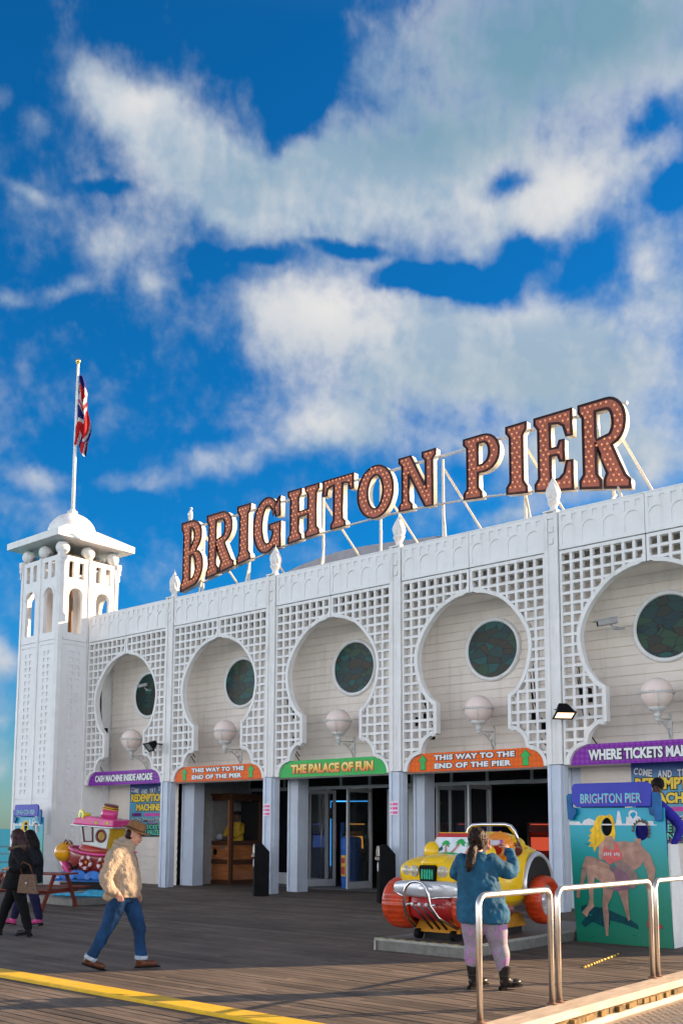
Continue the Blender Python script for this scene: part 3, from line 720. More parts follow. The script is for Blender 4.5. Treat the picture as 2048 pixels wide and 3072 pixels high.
# ---------------------------------------------------------------- roof sign
LH = 2.33; LZ = 9.42
def S_(v): return v
def glyph(ch, w):
    """slab letters in a w x 1 box (scaled later); returns list of polygons, outer first"""
    s = .30          # stem width in units of letter height * .. absolute in metres later
    H = LH; t = .36; sf = .22; fl = .10
    def stem(x0, x1, both=True):   # I-shaped stem with flared slabs
        a, b2 = x0-fl, x1+fl
        return [(a,0),(b2,0),(b2,sf),(x1+.02,sf+.14),(x1,sf+.2),(x1,H-sf-.2),(x1+.02,H-sf-.14),(b2,H-sf),(b2,H),(a,H),(a,H-sf),(x0-.02,H-sf-.14),(x0,H-sf-.2),(x0,sf+.2),(x0-.02,sf+.14),(a,sf)]
    if ch == 'I': return [stem(fl, w-fl)]
    if ch == 'T':
        c = w/2; h = t/2
        return [[(c-h-fl,0),(c+h+fl,0),(c+h+fl,sf),(c+h,sf+.17),(c+h,H-.34),(w-.30,H-.36),(w-.20,H-.42),(w-.16,H-.72),(w,H-.72),(w,H),(0,H),(0,H-.72),(.16,H-.72),(.20,H-.42),(.30,H-.36),(c-h,H-.34),(c-h,sf+.17),(c-h-fl,sf)]]
    if ch == 'H':
        x1 = fl+t; x2 = w-fl-t; m = H*.5
        return [[(0,0),(x1+fl,0),(x1+fl,sf),(x1,sf+.17),(x1,m-.13),(x2,m-.13),(x2,sf+.17),(x2-fl,sf),(x2-fl,0),(w,0),(w,sf),(w-fl,sf+.17),(w-fl,H-sf-.17),(w,H-sf),(w,H),(x2-fl,H),(x2-fl,H-sf),(x2,H-sf-.17),(x2,m+.13),(x1,m+.13),(x1,H-sf-.17),(x1+fl,H-sf),(x1+fl,H),(0,H),(0,H-sf),(fl,H-sf-.17),(fl,sf+.17),(0,sf)]]
    if ch == 'N':
        t2 = .26
        return [[(0,0),(t2+2*fl,0),(t2+2*fl,sf),(t2+fl,sf+.17),(t2+fl,H*.62),(w-fl-t2-.02,0),(w-fl,0),(w-fl,H-sf-.17),(w,H-sf),(w,H),(w-t2-2*fl,H),(w-t2-2*fl,H-sf),(w-t2-fl,H-sf-.17),(w-t2-fl,H*.40),(fl+t2+.06,H),(0,H),(0,H-sf),(fl,H-sf-.17),(fl,sf+.17),(0,sf)]]
    if ch == 'O':
        return [arc(w/2,H/2,w/2,H/2+.03,0,355,44), arc(w/2,H/2,w/2-.40,H/2-.42,355,0,36)]
    if ch == 'E':
        x1 = fl+t; 
        return [[(0,0),(w,0),(w,.86),(w-.18,.86),(w-.26,.50),(w-.38,.36),(x1,.32),(x1,H*.5-.13),(w-.42,H*.5-.13),(w-.36,H*.5-.32),(w-.22,H*.5-.32),(w-.22,H*.5+.32),(w-.36,H*.5+.32),(w-.42,H*.5+.13),(x1,H*.5+.13),(x1,H-.32),(w-.38,H-.36),(w-.26,H-.46),(w-.18,H-.78),(w,H-.78),(w,H),(0,H),(0,H-sf),(fl,H-sf-.17),(fl,sf+.17),(0,sf)]]
    if ch in 'PRB':
        x1 = fl+t; r = w-.02
        if ch == 'P':
            o = [(0,0),(x1+fl,0),(x1+fl,sf),(x1,sf+.17),(x1,H*.40)]+[(x1+.12,H*.40)]+arc(w-.52,H*.70,.52,H*.30,-80,90,12)+[(0,H),(0,H-sf),(fl,H-sf-.17),(fl,sf+.17),(0,sf)]
            i = [(x1,H*.53),(x1,H-.30),(w-.52,H-.30)]+arc(w-.50,H*.71,.16,H*.16,80,-80,8)+[(x1+.1,H*.53)]
            return [o, i]
        if ch == 'R':
            o = [(0,0),(x1+fl,0),(x1+fl,sf),(x1,sf+.17),(x1,H*.44),(w-.60,sf+.17),(w-.66,sf),(w-.66,0),(w,0),(w,sf),(w-.12,sf+.12),(w-.42,H*.47)]+arc(w-.56,H*.73,.48,H*.27,-55,90,12)+[(0,H),(0,H-sf),(fl,H-sf-.17),(fl,sf+.17),(0,sf)]
            i = [(x1,H*.56),(x1,H-.30),(w-.58,H-.30)]+arc(w-.56,H*.73,.13,H*.14,80,-70,8)
            return [o, i]
        o = [(0,0),(w-.48,0)]+arc(w-.48,H*.275,.48,H*.275,-80,55,10)+[(w-.33,H*.52)]+arc(w-.56,H*.76,.48,H*.24,-45,90,10)+[(0,H),(0,H-sf),(fl,H-sf-.17),(fl,sf+.17),(0,sf)]
        i1 = [(x1,H*.60),(x1,H-.28),(w-.58,H-.28)]+arc(w-.58,H*.76,.12,H*.12,80,-80,7)
        i2 = [(x1,.28),(x1,H*.47),(w-.50,H*.47)]+arc(w-.50,H*.29,.13,H*.155,80,-80,7)+[(w-.52,.28)]
        return [o, i1, i2]
    if ch == 'G':
        o = [(w-.02,H*.92),(w-.02,H*.60),(w-.22,H*.60)]+[(w-.26,H*.70)]+arc(w*.53,H*.5,w*.53-.40,H*.5-.36,52,315,26)+[(w-.36,H*.30),(w-.36,H*.36),(w-.50,H*.39),(w-.50,H*.50),(w,H*.50),(w,.03),(w-.16,.0),(w-.26,.14)]+arc(w*.5,H*.5,w*.5,H*.5+.03,302,48,30)+[(w-.2,H*.87),(w-.12,H*.92+.08),(w-.02,H*.98)]
        return [o]
def inside(p, poly):
    c = False; x, y = p; j = len(poly)-1
    for i in range(len(poly)):
        xi, yi = poly[i]; xj, yj = poly[j]
        if (yi > y) != (yj > y) and x < (xj-xi)*(y-yi)/(yj-yi+1e-12)+xi: c = not c
        j = i
    return c
def dist(p, poly):
    m = 9.
    for i in range(len(poly)):
        a = poly[i-1]; b = poly[i]; dx, dy = b[0]-a[0], b[1]-a[1]; l = dx*dx+dy*dy or 1e-9
        t = max(0, min(1, ((p[0]-a[0])*dx+(p[1]-a[1])*dy)/l)); m = min(m, sqrt((a[0]+t*dx-p[0])**2+(a[1]+t*dy-p[1])**2))
    return m
CREAM = pm('sign_cream_metal', (.74,.69,.58), .5, .06, 2, dirt=.15)
MAROON = pm('sign_dark_rim', (.045,.012,.010), .4, .2)
COPPER = pm('sign_copper_face', (.36,.105,.062), .42, .22, 9, bump=.1)
BULB = pm('amber_bulb', (.75,.33,.19), .18, .1, spec=.6, emit=((1,.36,.12), .12))
def roof_sign():
    s = thing('roof_sign', 'giant bulb-studded copper letters spelling BRIGHTON PIER on a frame above the roof', 'sign', (0, 2.0, 0))
    lay = [('B',-2.12,1.08),('R',-.88,1.28),('I',.54,.60),('G',1.26,1.18),('H',2.73,1.26),('T',4.13,1.17),('O',5.43,1.30),('N',6.90,1.24),('P',9.0,1.10),('I',10.27,.60),('E',11.07,1.04),('R',12.26,1.28)]
    cache = {}
    for ch, x, w in lay:
        g = glyph(ch, w)
        g = [q for q in g]
        key = (ch, w, x)
        k0 = lambda X: 10.28-(.0133 if X < 5.9 else .0143)*(X-5.9)**2
        def bend(me):
            for v_ in me.vertices:
                zb = k0(x+v_.co.x)-LZ; v_.co.z = zb+v_.co.z/LH*(LH+.01-zb)
            return me
        hh = (LH-(k0(x+w/2)-LZ))/LH
        if key not in cache:
            b = MB(); b.add(shape(g, .17), T(0, .095, 0) @ UP); me1 = bend(b.mesh('letter', CREAM))
            b = MB(); b.add(shape(g, .016), T(0, 0, 0) @ UP); me2 = bend(b.mesh('rim', MAROON))
            b = MB(); b.add(shape(g, .012, -.062), T(0, -.014, 0) @ UP); me3 = bend(b.mesh('face', COPPER))
            # a raised lip round the outline
            b = MB()
            for q in g: b.tube([(p[0], -.02, p[1]) for p in q], .016, 5, closed=True)
            me5 = bend(b.mesh('lip', MAROON))
            b = MB(); px = .135; row = 0; z = .06
            while z < LH:
                xx = .06+(px/2 if row % 2 else 0)
                while xx < w:
                    if inside((xx, z), g[0]) and not any(inside((xx, z), q) for q in g[1:]) and min(dist((xx, z), q) for q in g) > .088:
                        b.ball((xx, -.034, z), .030, 8, 5, (1,1,1/hh))
                    xx += px
                z += .125/hh; row += 1
            me4 = bend(b.mesh('bulbs', BULB))
            cache[key] = (me1, me2, me3, me4, me5)
        m = cache[key]
        lt = link('letter', m[0], s, T(x, 0, LZ))
        for nm, k in (('rim', 1), ('lip', 4), ('face', 2), ('bulbs', 3)):
            o = link(nm, m[k], lt)
            if nm == 'bulbs': o['kind'] = 'stuff'
    b = MB(); ST = .035
    b.box(-2.0, 13.4, .19, .25, LZ+LH-.18, LZ+LH-.12)
    b.tube([(-2+i*.5, .22, 10.36-.0136*(-2+i*.5-5.9)**2) for i in range(32)], .03, 6)
    b.build('rail', GREYM, s)
    for x in (-1.4, .75, 3.85, 6.0, 8.12, 10.6, 12.95):
        b = MB(); b.tube([(x, .33, 8.42), (x, .33, LZ+LH-.2)], .038, 8); b.tube([(x, .35, LZ+1.9), (x+.9, 2.4, 8.42)], .034, 8); b.tube([(x, .35, LZ+.6), (x+.85, -.75, 8.44)], .034, 8)
        b.build('strut', CREAM, s)
    b = MB(); b.tube([(13.0, .33, 9.5),(12.55,-.4,8.44)], .034, 8); b.build('strut', CREAM, s)
    return s
roof_sign()
# ---------------------------------------------------------------- painted signs on the arches
def hexmat(name, c1, c2, scale=9, rough=.35):
    m = bpy.data.materials.new(name); m.use_nodes = True; nt = m.node_tree; N = nt.nodes; L = nt.links; p = N['Principled BSDF']
    tc = N.new('ShaderNodeTexCoord'); mp = N.new('ShaderNodeMapping'); mp.inputs['Scale'].default_value = (1,0,1)
    v = N.new('ShaderNodeTexVoronoi'); v.inputs['Scale'].default_value = scale; v.inputs['Randomness'].default_value = .15
    L.new(tc.outputs['Object'], mp.inputs[0]); L.new(mp.outputs[0], v.inputs['Vector'])
    r = N.new('ShaderNodeMapRange'); r.inputs[1].default_value = .1; r.inputs[2].default_value = .6
    L.new(v.outputs['Distance'], r.inputs[0])
    mx = N.new('ShaderNodeMix'); mx.data_type = 'RGBA'; mx.inputs[6].default_value = (*c1,1); mx.inputs[7].default_value = (*c2,1)
    L.new(r.outputs[0], mx.inputs[0]); L.new(mx.outputs[2], p.inputs['Base Color']); p.inputs['Roughness'].default_value = rough; p.inputs['Specular IOR Level'].default_value = .12
    return m
PURPLE = hexmat('purple_sign_print', (.30,.06,.42), (.18,.015,.30)); ORANGE = hexmat('orange_sign_print', (.85,.17,.012), (.76,.10,.008)); GREEN = pm('green_sign_print', (.01,.40,.06), .35, .08, 5)
LETW = pm('white_lettering', (.80,.80,.80), .4, .02); LETK = pm('black_lettering', (.012,.01,.012), .4); LETY = pm('yellow_lettering', (.85,.60,.06), .4, .1, 8); LETR = pm('red_lettering', (.45,.05,.02), .4)
ARR = pm('green_arrow_print', (.02,.42,.07), .4)
def gradmat(name, z0, z1, cols, axis=2, rough=.4):
    """a printed colour design that runs up the object"""
    m = bpy.data.materials.new(name); m.use_nodes = True; nt = m.node_tree; N = nt.nodes; L = nt.links; p = N['Principled BSDF']
    tc = N.new('ShaderNodeTexCoord'); s = N.new('ShaderNodeSeparateXYZ'); L.new(tc.outputs['Object'], s.inputs[0])
    nz = N.new('ShaderNodeTexNoise'); nz.inputs['Scale'].default_value = 3; nz.inputs['Detail'].default_value = 5; L.new(tc.outputs['Object'], nz.inputs['Vector'])
    r = N.new('ShaderNodeMapRange'); r.inputs[1].default_value = z0; r.inputs[2].default_value = z1; L.new(s.outputs[axis], r.inputs[0])
    a = N.new('ShaderNodeMath'); a.operation = 'MULTIPLY_ADD'; L.new(nz.outputs['Fac'], a.inputs[0]); a.inputs[1].default_value = .16; L.new(r.outputs[0], a.inputs[2])
    b = N.new('ShaderNodeMath'); b.operation = 'SUBTRACT'; L.new(a.outputs[0], b.inputs[0]); b.inputs[1].default_value = .08
    c = N.new('ShaderNodeValToRGB'); e = c.color_ramp.elements
    for i, (q, k) in enumerate(cols):
        if i < 2: e[i].position = q; e[i].color = (*k, 1)
        else: x = e.new(q); x.color = (*k, 1)
    L.new(b.outputs[0], c.inputs[0]); L.new(c.outputs[0], p.inputs['Base Color']); p.inputs['Roughness'].default_value = rough
    return m
LETG = gradmat('yellow_orange_lettering', -.11, .11, [(0,(.75,.16,.01)),(.45,(.85,.50,.04)),(1,(.85,.80,.25))], 1)
SB = [(-1.80,3.04)]+arc(-1.43,3.06,.37,.37,180,95,6)+[(-1.42,3.47),(1.42,3.47)]+arc(1.43,3.06,.37,.37,85,0,6)+[(1.80,3.04)]
def letter_on(parent, t, w, h, x, y, z, mats, depth=.008, off=.0, spacing=1., rim=.02):
    """lettering standing on a board that faces -y: (dark outline, fill)"""
    M = T(x, y, z) @ UP
    put(text(t, w+rim*1.3, h+rim*1.3, .006, off+.07, spacing), 'lettering_outline', mats[0], parent, M)
    put(text(t, w, h, .006, off, spacing), 'lettering', mats[1], parent, T(0, -.007, 0) @ M)
def arch_sign(n, mat, label):
    s = thing('arch_sign', label, 'sign', (n*B+1.955, .05, 0), group='painted signs in the arches')
    b = MB(); b.prism(SB, -.012, .012); b.build('board', mat, s); return s
s = arch_sign(-1, PURPLE, 'purple sign reading CASH MACHINE INSIDE ARCADE in the arch next to the tower'); letter_on(s, 'CASH MACHINE INSIDE ARCADE', 2.85, .21, 0, -.017, 3.25, (LETK, LETW), off=.04)
def way(n, lab):
    s = arch_sign(n, ORANGE, lab)
    letter_on(s, 'THIS WAY TO THE', 2.15, .125, .02, -.017, 3.355, (LETK, LETW), off=.05, rim=.02, spacing=1.1); letter_on(s, 'END OF THE PIER', 2.05, .125, -.02, -.017, 3.16, (LETK, LETW), off=.05, rim=.02, spacing=1.1)
    for x in (-1.38, 1.36):
        A = [(-.07,3.09),(.07,3.09),(.07,3.29),(.13,3.29),(0,3.43),(-.13,3.29),(-.07,3.29)]
        MB().prism([(p[0]*1.12+x, 3.26+(p[1]-3.26)*1.07) for p in A], -.0165, -.0125).build('arrow_outline', LETK, s)
        MB().prism([(p[0]+x, p[1]) for p in A], -.022, -.017).build('arrow', ARR, s)
way(0, 'orange THIS WAY TO THE END OF THE PIER sign above the wooden fortune cabinet'); way(2, 'orange THIS WAY TO THE END OF THE PIER sign above the yellow toy car')
s = arch_sign(1, GREEN, 'green sign reading THE PALACE OF FUN over the middle entrance'); letter_on(s, 'THE PALACE OF FUN', 2.75, .24, 0, -.017, 3.25, (LETR, LETG), off=.045)
s = arch_sign(3, PURPLE, 'purple sign beginning WHERE TICKETS at the right edge'); letter_on(s, 'WHERE TICKETS MAKE', 2.2, .225, -.30, -.017, 3.24, (LETK, LETW), off=.04)

# ---------------------------------------------------------------- posters
SKYP = gradmat('poster_blue_print', 1.4, 3.1, [(0,(.02,.10,.12)),(.3,(.10,.28,.36)),(.7,(.06,.30,.50)),(1,(.02,.03,.22))])
PINK = pm('pink_print', (.60,.06,.32), .5, .1); VIOLET = pm('violet_print', (.22,.02,.25), .5); TEALL = pm('teal_lettering', (.15,.60,.42), .5, .15, 8)
def poster(x, label):
    s = thing('redemption_poster', label, 'poster', (x, WY-.03, 0), group='posters on the clapboard wall')
    b = MB(); b.box(-.89, .89, -.006, .006, 1.44, 3.105); b.build('sheet', SKYP, s)
    letters = 'COME AND TRY OUR'
    for i, ch in enumerate(letters):
        if ch == ' ': continue
        u = i/(len(letters)-1); X = -.78+1.56*u; Z = 2.93-.10*sin(u*pi*1.0)+.05*u
        for d, mm, o in ((.006, LETK, .07), (.013, LETW, .03)): put(text(ch, .085 if ch != 'M' else .10, .145, .004, o), 'lettering', mm, s, T(X, -.004-d, Z) @ RY(-radians(-14+28*u)*.7) @ UP)
    letter_on(s, 'REDEMPTION', 1.60, .25, 0, -.011, 2.66, (LETK, LETY), off=.045, rim=.03); letter_on(s, 'MACHINES', 1.30, .22, .12, -.011, 2.36, (LETK, LETY), off=.045, rim=.03)
    letter_on(s, 'HERE', .46, .10, -.52, -.011, 2.13, (LETK, VIOLET), off=.03, rim=.01)
    MB().box(-.12, .72, -.012, -.007, 2.085, 2.175).build('bar', PINK, s)
    letter_on(s, 'in the Palace of Fun', 1.55, .13, .0, -.011, 1.96, (LETW, LETK), off=.01, rim=.012)
    b = MB(); r_ = random.Random(5)
    for i in range(5):
        b.mi = i; 
        for j in range(7): 
            X, Z, R = r_.uniform(-.82,.82), (r_.uniform(1.80,1.88) if j < 3 else r_.uniform(1.50,1.56)), r_.uniform(.03,.06)
            b.prism([(X+R*cos(2*pi*q/12), Z+R*sin(2*pi*q/12)) for q in range(12)], -.0075-.0006*(i*7+j), -.006)
    b.build('prize_picture', [PINK, pm('yellow_print', (.75,.45,.05), .5), pm('green_print', (.02,.45,.08), .5), pm('red_print', (.5,.05,.05), .5), pm('blue_print', (.03,.15,.5), .5)], s)
    letter_on(s, 'WHERE TICKETS', 1.5, .15, .03, -.030, 1.745, (LETK, TEALL), off=.02, rim=.035); letter_on(s, 'WIN PRIZES', 1.2, .15, .15, -.030, 1.575, (LETK, TEALL), off=.02, rim=.035)
    return s
poster(-2.25, 'blue redemption machines poster on the white boards near the tower, partly behind the first pillar'); poster(14.68, 'blue redemption machines poster on the boards at the far right, behind the seaside photo board')

# ---------------------------------------------------------------- wall lamps
def wall_lamp(x, label):
    s = thing('wall_lamp', label, 'lamp', (x, WY, 3.97), group='globe lamps on scrolled brackets')
    return s
IRON = pm('white_cast_iron', (.66,.65,.62), .5, .06, 6, dirt=.3)
def lamp_parts(s):
    MB().ball((0,-.66,.475), .325, 28, 18).build('globe', GLOBE, s)
    b = MB(); c = (0,-.66,.475)
    b.tube([(.342*cos(2*pi*i/28), -.66+.342*sin(2*pi*i/28), .475) for i in range(28)], .016, 6, closed=True)
    for i in range(28): b.ball((.35*cos(2*pi*i/28), -.66+.35*sin(2*pi*i/28), .50), .019, 6, 4)
    for k in range(4):
        a = k*pi/2+.5; b.tube([(.335*cos(t)*cos(a), -.66+.335*cos(t)*sin(a), .475-.335*sin(t)) for t in [j*.19 for j in range(7)]], .011, 5)
    b.build('cage', IRON, s)
    MB().lathe([(.045,-.13),(.055,-.10),(.05,-.04),(.09,-.02),(.075,.0),(.06,.05),(.14,.09),(.19,.14),(.17,.165)], 20, T(0,-.66,.04)).build('lamp_holder', IRON, s)
    b = MB(); b.tube([(0,-.66,-.03),(0,-.05,.0)], .018, 6); b.tube([(0,-.60,-.05),(0,-.35,-.10),(0,-.16,-.24),(0,-.06,-.36)], .015, 6)
    for (cy, cz, r) in ((-.22,-.10,.065),(-.36,-.06,.04),(-.12,-.22,.05),(-.05,-.40,.035),(-.62,-.13,.03)):
        b.tube([(0, cy+r*(1-t/22)*cos(t*.55), cz+r*(1-t/22)*sin(t*.55)) for t in range(18)], .009, 5)
    b.box(-.035,.035,-.035,-.006,-.42,.09); b.ball((0,-.02,.10), .035, 8, 5)
    b.build('bracket', IRON, s)
L0 = wall_lamp(-B+1.92, 'globe lamp on scrolled bracket in the arch next to the tower'); lamp_parts(L0)
for n, lab in ((0,'globe lamp in the arch above the fortune cabinet'),(1,'globe lamp above the green Palace of Fun sign'),(2,'globe lamp on the wall above the yellow toy car'),(3,'globe lamp in the cropped arch at the right edge, by the security camera')):
    dup(L0, loc=(n*B+1.93, WY, 3.97), label=lab)

# ---------------------------------------------------------------- floodlights, cameras, notices
def flood(loc, rz, tilt, lit, label):
    s = thing('floodlight', label, 'floodlight', loc, rz, group='black floodlights on the screens')
    M = RX(tilt)
    b = MB(); b._new([M @ Vector(p) for p in [(-.10,.10,.06),(.10,.10,.06),(.10,.10,-.06),(-.10,.10,-.06),(-.2,-.13,.13),(.2,-.13,.13),(.2,-.13,-.13),(-.2,-.13,-.13)]], [(0,1,2,3),(0,4,5,1),(1,5,6,2),(2,6,7,3),(3,7,4,0)])
    b.box(-.22,.22,-.15,-.131,.115,.15,M); b.box(-.22,.22,-.15,-.131,-.15,-.115,M); b.box(-.22,-.185,-.149,-.1305,-.114,.114,M); b.box(.185,.22,-.149,-.1305,-.114,.114,M)
    for i in range(5): b.box(-.09,.09,.101,.13,-.05+i*.022,-.042+i*.022,M)
    b.build('housing', BLACK, s)
    g = pm('lit_flood_lens', (.9,.8,.6), .2, emit=((1,.60,.33),.9)) if lit else pm('flood_lens', (.12,.14,.14), .08, spec=1.)
    MB().box(-.184,.184,-.134,-.128,-.113,.113,M).build('lens', g, s)
    MB().tube([(-.13,.0,0),(-.13,.18,.02),(.13,.18,.02),(.13,0,0)], .012, 6).tube([(0,.18,.02),(0,.36,.0)], .016, 6).build('bracket', BLACK, s)
    return s
flood((12.95,-.36,4.18), radians(48), radians(64), True, 'lit black floodlight on the pillar at the right')
flood((-.46,-.34,4.16), radians(-15), radians(40), False, 'unlit black floodlight in front of the lattice beside the first pillar')
def cctv(loc, rz, label, k=1.):
    s = thing('security_camera', label, 'camera', loc, rz, group='security cameras on the wall')
    W_ = pm('camera_housing', (.36,.35,.34), .4)
    b = MB(); b.box(-.065*k,.065*k,-.26*k,.16*k,-.055*k,.05*k); b.prism([(-.075*k,.05*k),(.075*k,.05*k),(.06*k,.085*k),(-.06*k,.085*k)], -.33*k, .17*k); b.build('housing', W_, s, M=RX(.18), bevel=.01)
    MB().box(-.055*k,.055*k,-.267*k,-.261*k,-.045*k,.04*k).build('lens', BLACK, s, M=RX(.18))
    MB().tube([(0,.02,-.06),(.02,.10,-.16),(.10,.28,-.17)], .022*k, 8).ball((.03,.12,-.14), .045*k, 10, 7).build('arm', W_, s)
cctv((13.66,.42,6.07), radians(-52), 'grey security camera on a short arm beside the cropped round window', 1.0); cctv((-2.06,.55,6.16), radians(-60), 'small white security camera against the round window nearest the tower', .7)
def notice(x, label):
    s = thing('price_notice', label, 'notice', (x, -.078, 2.2), group='pink and white notices on pillars')
    MB().box(-.13,.13,-.006,0,-.165,.165).build('sheet', pm('notice_white', (.75,.70,.72), .5), s)
    b = MB(); r_ = random.Random(4)
    for z in (.095, -.005, -.105):
        b.box(-.04,.11,-.009,-.0065,z-.03,z+.03); b.box(-.11,-.06,-.009,-.0065,z-.02,z+.02)
    b.build('print', pm('notice_pink', (.75,.12,.35), .5), s)
notice(B-.19, 'pink and white notice on the pillar between cabinet and Palace of Fun doors'); notice(2*B-.19, 'pink and white notice on the pillar left of the toy car')

# ---------------------------------------------------------------- bins
def bin_parts(s):
    b = MB(); b.prism([(-.19,0),(.19,0),(.19,1.12),(.0,1.33),(-.06,1.35),(-.19,1.30)], -.16, .16, 'x'); b.build('casing', BLACK, s, bevel=.012)
    MB().prism([(-.215,1.08),(-.192,1.08),(-.192,1.31),(-.215,1.20)], -.12, .12, 'x').build('hood_plate', STEEL, s)
    MB().box(-.13,.13,-.24,-.191,.99,1.06).build('lip', pm('bin_lip', (.35,.31,.27), .5), s)
    b = MB(); b.tube([(.035*cos(t),-.197,.83+.1*sin(t)) for t in [i*2*pi/14 for i in range(14)]], .010, 5, closed=True); b.tube([(.0,-.198,.88),(.03,-.198,.76)], .009, 5); b.build('emblem', LETW, s)
bn = thing('litter_bin', 'tall black litter bin beside the pillar with the notice, near the cabinet', 'bin', (4.52,-.72,0), radians(-38), 'black litter bins'); bin_parts(bn)
dup(bn, (8.33,-.42,0), radians(-38), 'tall black litter bin standing just left of the toy car')
bb = thing('blue_litter_bin', 'round blue plastic bin with coloured label behind the open glass doors', 'bin', (3.93,3.55,0))
MB().lathe([(.27,0),(.28,.03),(.30,1.10),(.31,1.12),(.31,1.16),(.30,1.18),(.30,1.40),(.26,1.47),(.10,1.50),(.01,1.50)], 28).build('body', pm('blue_plastic', (.03,.13,.48), .35, .1), bb)
MB().grid(lambda u,v: Vector((.304*cos(-2.2+u*.8), .304*sin(-2.2+u*.8), .35+v*.6)), 8, 2).build('label_sheet', pm('yellow_print', (.75,.45,.05), .5), bb)
MB().grid(lambda u,v: Vector((.307*cos(-2.1+u*.6), .307*sin(-2.1+u*.6), .40+v*.22)), 8, 2).grid(lambda u,v: Vector((.307*cos(-2.1+u*.6), .307*sin(-2.1+u*.6), .72+v*.16)), 8, 2).build('label_print', pm('red_print', (.5,.05,.05), .5), bb)

# ---------------------------------------------------------------- fortune cabinet
WOOD = pm('varnished_wood', (.42,.15,.05), .3, .3, 2.5, stretch=(1,1,6), coat=.4); DWOOD = pm('carved_dark_wood', (.09,.035,.015), .5, .6, 60, bump=.8)
GLASS = bpy.data.materials.new('cabinet_glass'); GLASS.use_nodes = True; _p = GLASS.node_tree.nodes['Principled BSDF']; _p.inputs['Base Color'].default_value = (.1,.1,.1,1); _p.inputs['Roughness'].default_value = .02; _p.inputs['Alpha'].default_value = .10; _p.inputs['Specular IOR Level'].default_value = .3
cb = thing('fortune_cabinet', 'carved brown wooden fortune machine with yellow-clad dummy behind glass', 'cabinet', (-.46,2.95,0))
w, d, h = .60, .62, 2.72
b = MB()
for x in (-w, w):
    for y in (-d, d): b.box(x-.05, x+.05, y-.05, y+.05, .0, h)
for z in (.0, .62, 1.2, h-.14):
    b.box(-w+.05, w-.05, -d-.04, -d+.04, z+.001, z+.13); b.box(w-.04, w+.04, -d+.05, d-.05, z+.001, z+.13); b.box(-w-.04, -w+.04, -d+.05, d-.05, z+.001, z+.13)
b.box(-w-.09, w+.09, -d-.09, d+.09, h+.001, h+.07)
b.build('frame', DWOOD, cb, bevel=.008)
b = MB()
for z0, z1 in ((.14,.61),(.76,1.19)):
    b.box(-w+.051, w-.051, -d-.01, -d+.01, z0, z1); b.box(w-.01, w+.01, -d+.051, d-.051, z0, z1); b.box(-w-.01, -w+.01, -d+.051, d-.051, z0, z1)
b.build('panels', WOOD, cb)
b = MB()
for x in (-w+.075, w-.075): b.box(x-.024, x+.024, -d-.055, -d-.041, .14, 2.58)
b.build('moulding', WOOD, cb)
b = MB(); b.box(-w+.05, w-.05, -d-.004, -d+.004, 1.335, h-.14); b.box(w-.004, w+.004, -d+.05, d-.05, 1.335, h-.14); b.build('pane', GLASS, cb)
MB().box(-w+.05, w-.05, d-.02, d, 1.33, h-.14).box(-w+.05, w-.05, -d+.05, d-.02, 1.20, 1.33).build('backdrop', DVOID, cb)
b = MB(); b.prism([(-.1+.08*cos(t), .99+.10*sin(t)) for t in [i*2*pi/20 for i in range(20)]], -d-.018, -d-.011); b.build('speaker', BLACK, cb)
MB().box(.16,.38,-d-.04,-d-.011,1.09,1.16).build('coin_slot', STEEL, cb); MB().box(-.42,-.28,-d-.02,-d-.011,1.02,1.12).build('brass_plate', GOLD, cb)
dm = thing('mannequin', None, None); del_keys(dm); dm.parent = cb; dm.location = (.16,.05,1.33)
b = MB(); b.grid(lambda u,v: Vector(((.24-.10*v*v+.02*sin(9*u*6.28))*cos(2*pi*u), (.15-.05*v)*sin(2*pi*u), .58*v)), 24, 9, True); b.tube([(-.22,0,.5),(-.30,-.18,.30),(-.20,-.36,.12)], [.085,.08,.05], 10); b.tube([(.22,0,.5),(.34,-.12,.28),(.22,-.34,.12)], [.085,.08,.05], 10)
b.build('shirt', pm('yellow_satin', (.80,.48,.02), .4, .2, 8), dm)
b = MB(); b.ball((0,-.02,.74), .115, 16, 10, (1,1,1.2)); b.ball((-.18,-.4,.11), .05, 8, 6); b.ball((.2,-.38,.11), .05, 8, 6); b.build('head', pm('mannequin_skin', (.20,.10,.06), .5), dm)
MB().ball((0,.0,.85), .14, 14, 8, (1,1,.6)).build('turban', pm('dark_cloth', (.04,.02,.02), .8), dm)
MB().ball((-.34,-.42,.12), .11, 18, 12).build('crystal_ball', pm('crystal', (.6,.65,.7), .05, spec=1.), dm)
MB().box(-.42,.42,-.5,.3,-.10,-.001).build('table', DWOOD, dm)

# ---------------------------------------------------------------- arcade interior
def arcade(x, y, rz, col, scr, label, w=.7):
    s = thing('arcade_machine', label, 'arcade machine', (x, y, .02), rz)
    b = MB(); b.prism([(-.4,0),(.4,0),(.4,1.9),(-.3,1.9),(-.32,1.62),(-.1,1.5),(-.2,1.05),(-.5,.92),(-.5,.75),(-.4,.7)], -w/2, w/2, 'x'); b.build('cabinet', col, s, bevel=.01)
    MB().box(-w/2+.06,w/2-.06,-.305,-.302,1.66,1.86).build('marquee', scr, s)
    MB()._new([(-w/2+.07,-.21,1.08),(w/2-.07,-.21,1.08),(w/2-.07,-.115,1.47),(-w/2+.07,-.115,1.47)], [(0,1,2,3)]) 
    b = MB(); b._new([(-w/2+.07,-.21,1.08),(w/2-.07,-.21,1.08),(w/2-.07,-.115,1.47),(-w/2+.07,-.115,1.47)], [(0,1,2,3)]); b.build('screen', scr, s)
    b = MB(); b.tube([(-.15,-.36,.98),(-.15,-.36,1.06)], .012, 6); b.ball((-.15,-.36,1.08), .03, 8, 6)
    for i in range(3): b.ball((.05+i*.08,-.36,1.0), .022, 8, 5)
    b.build('controls', pm('red_print', (.5,.05,.05), .5), s)
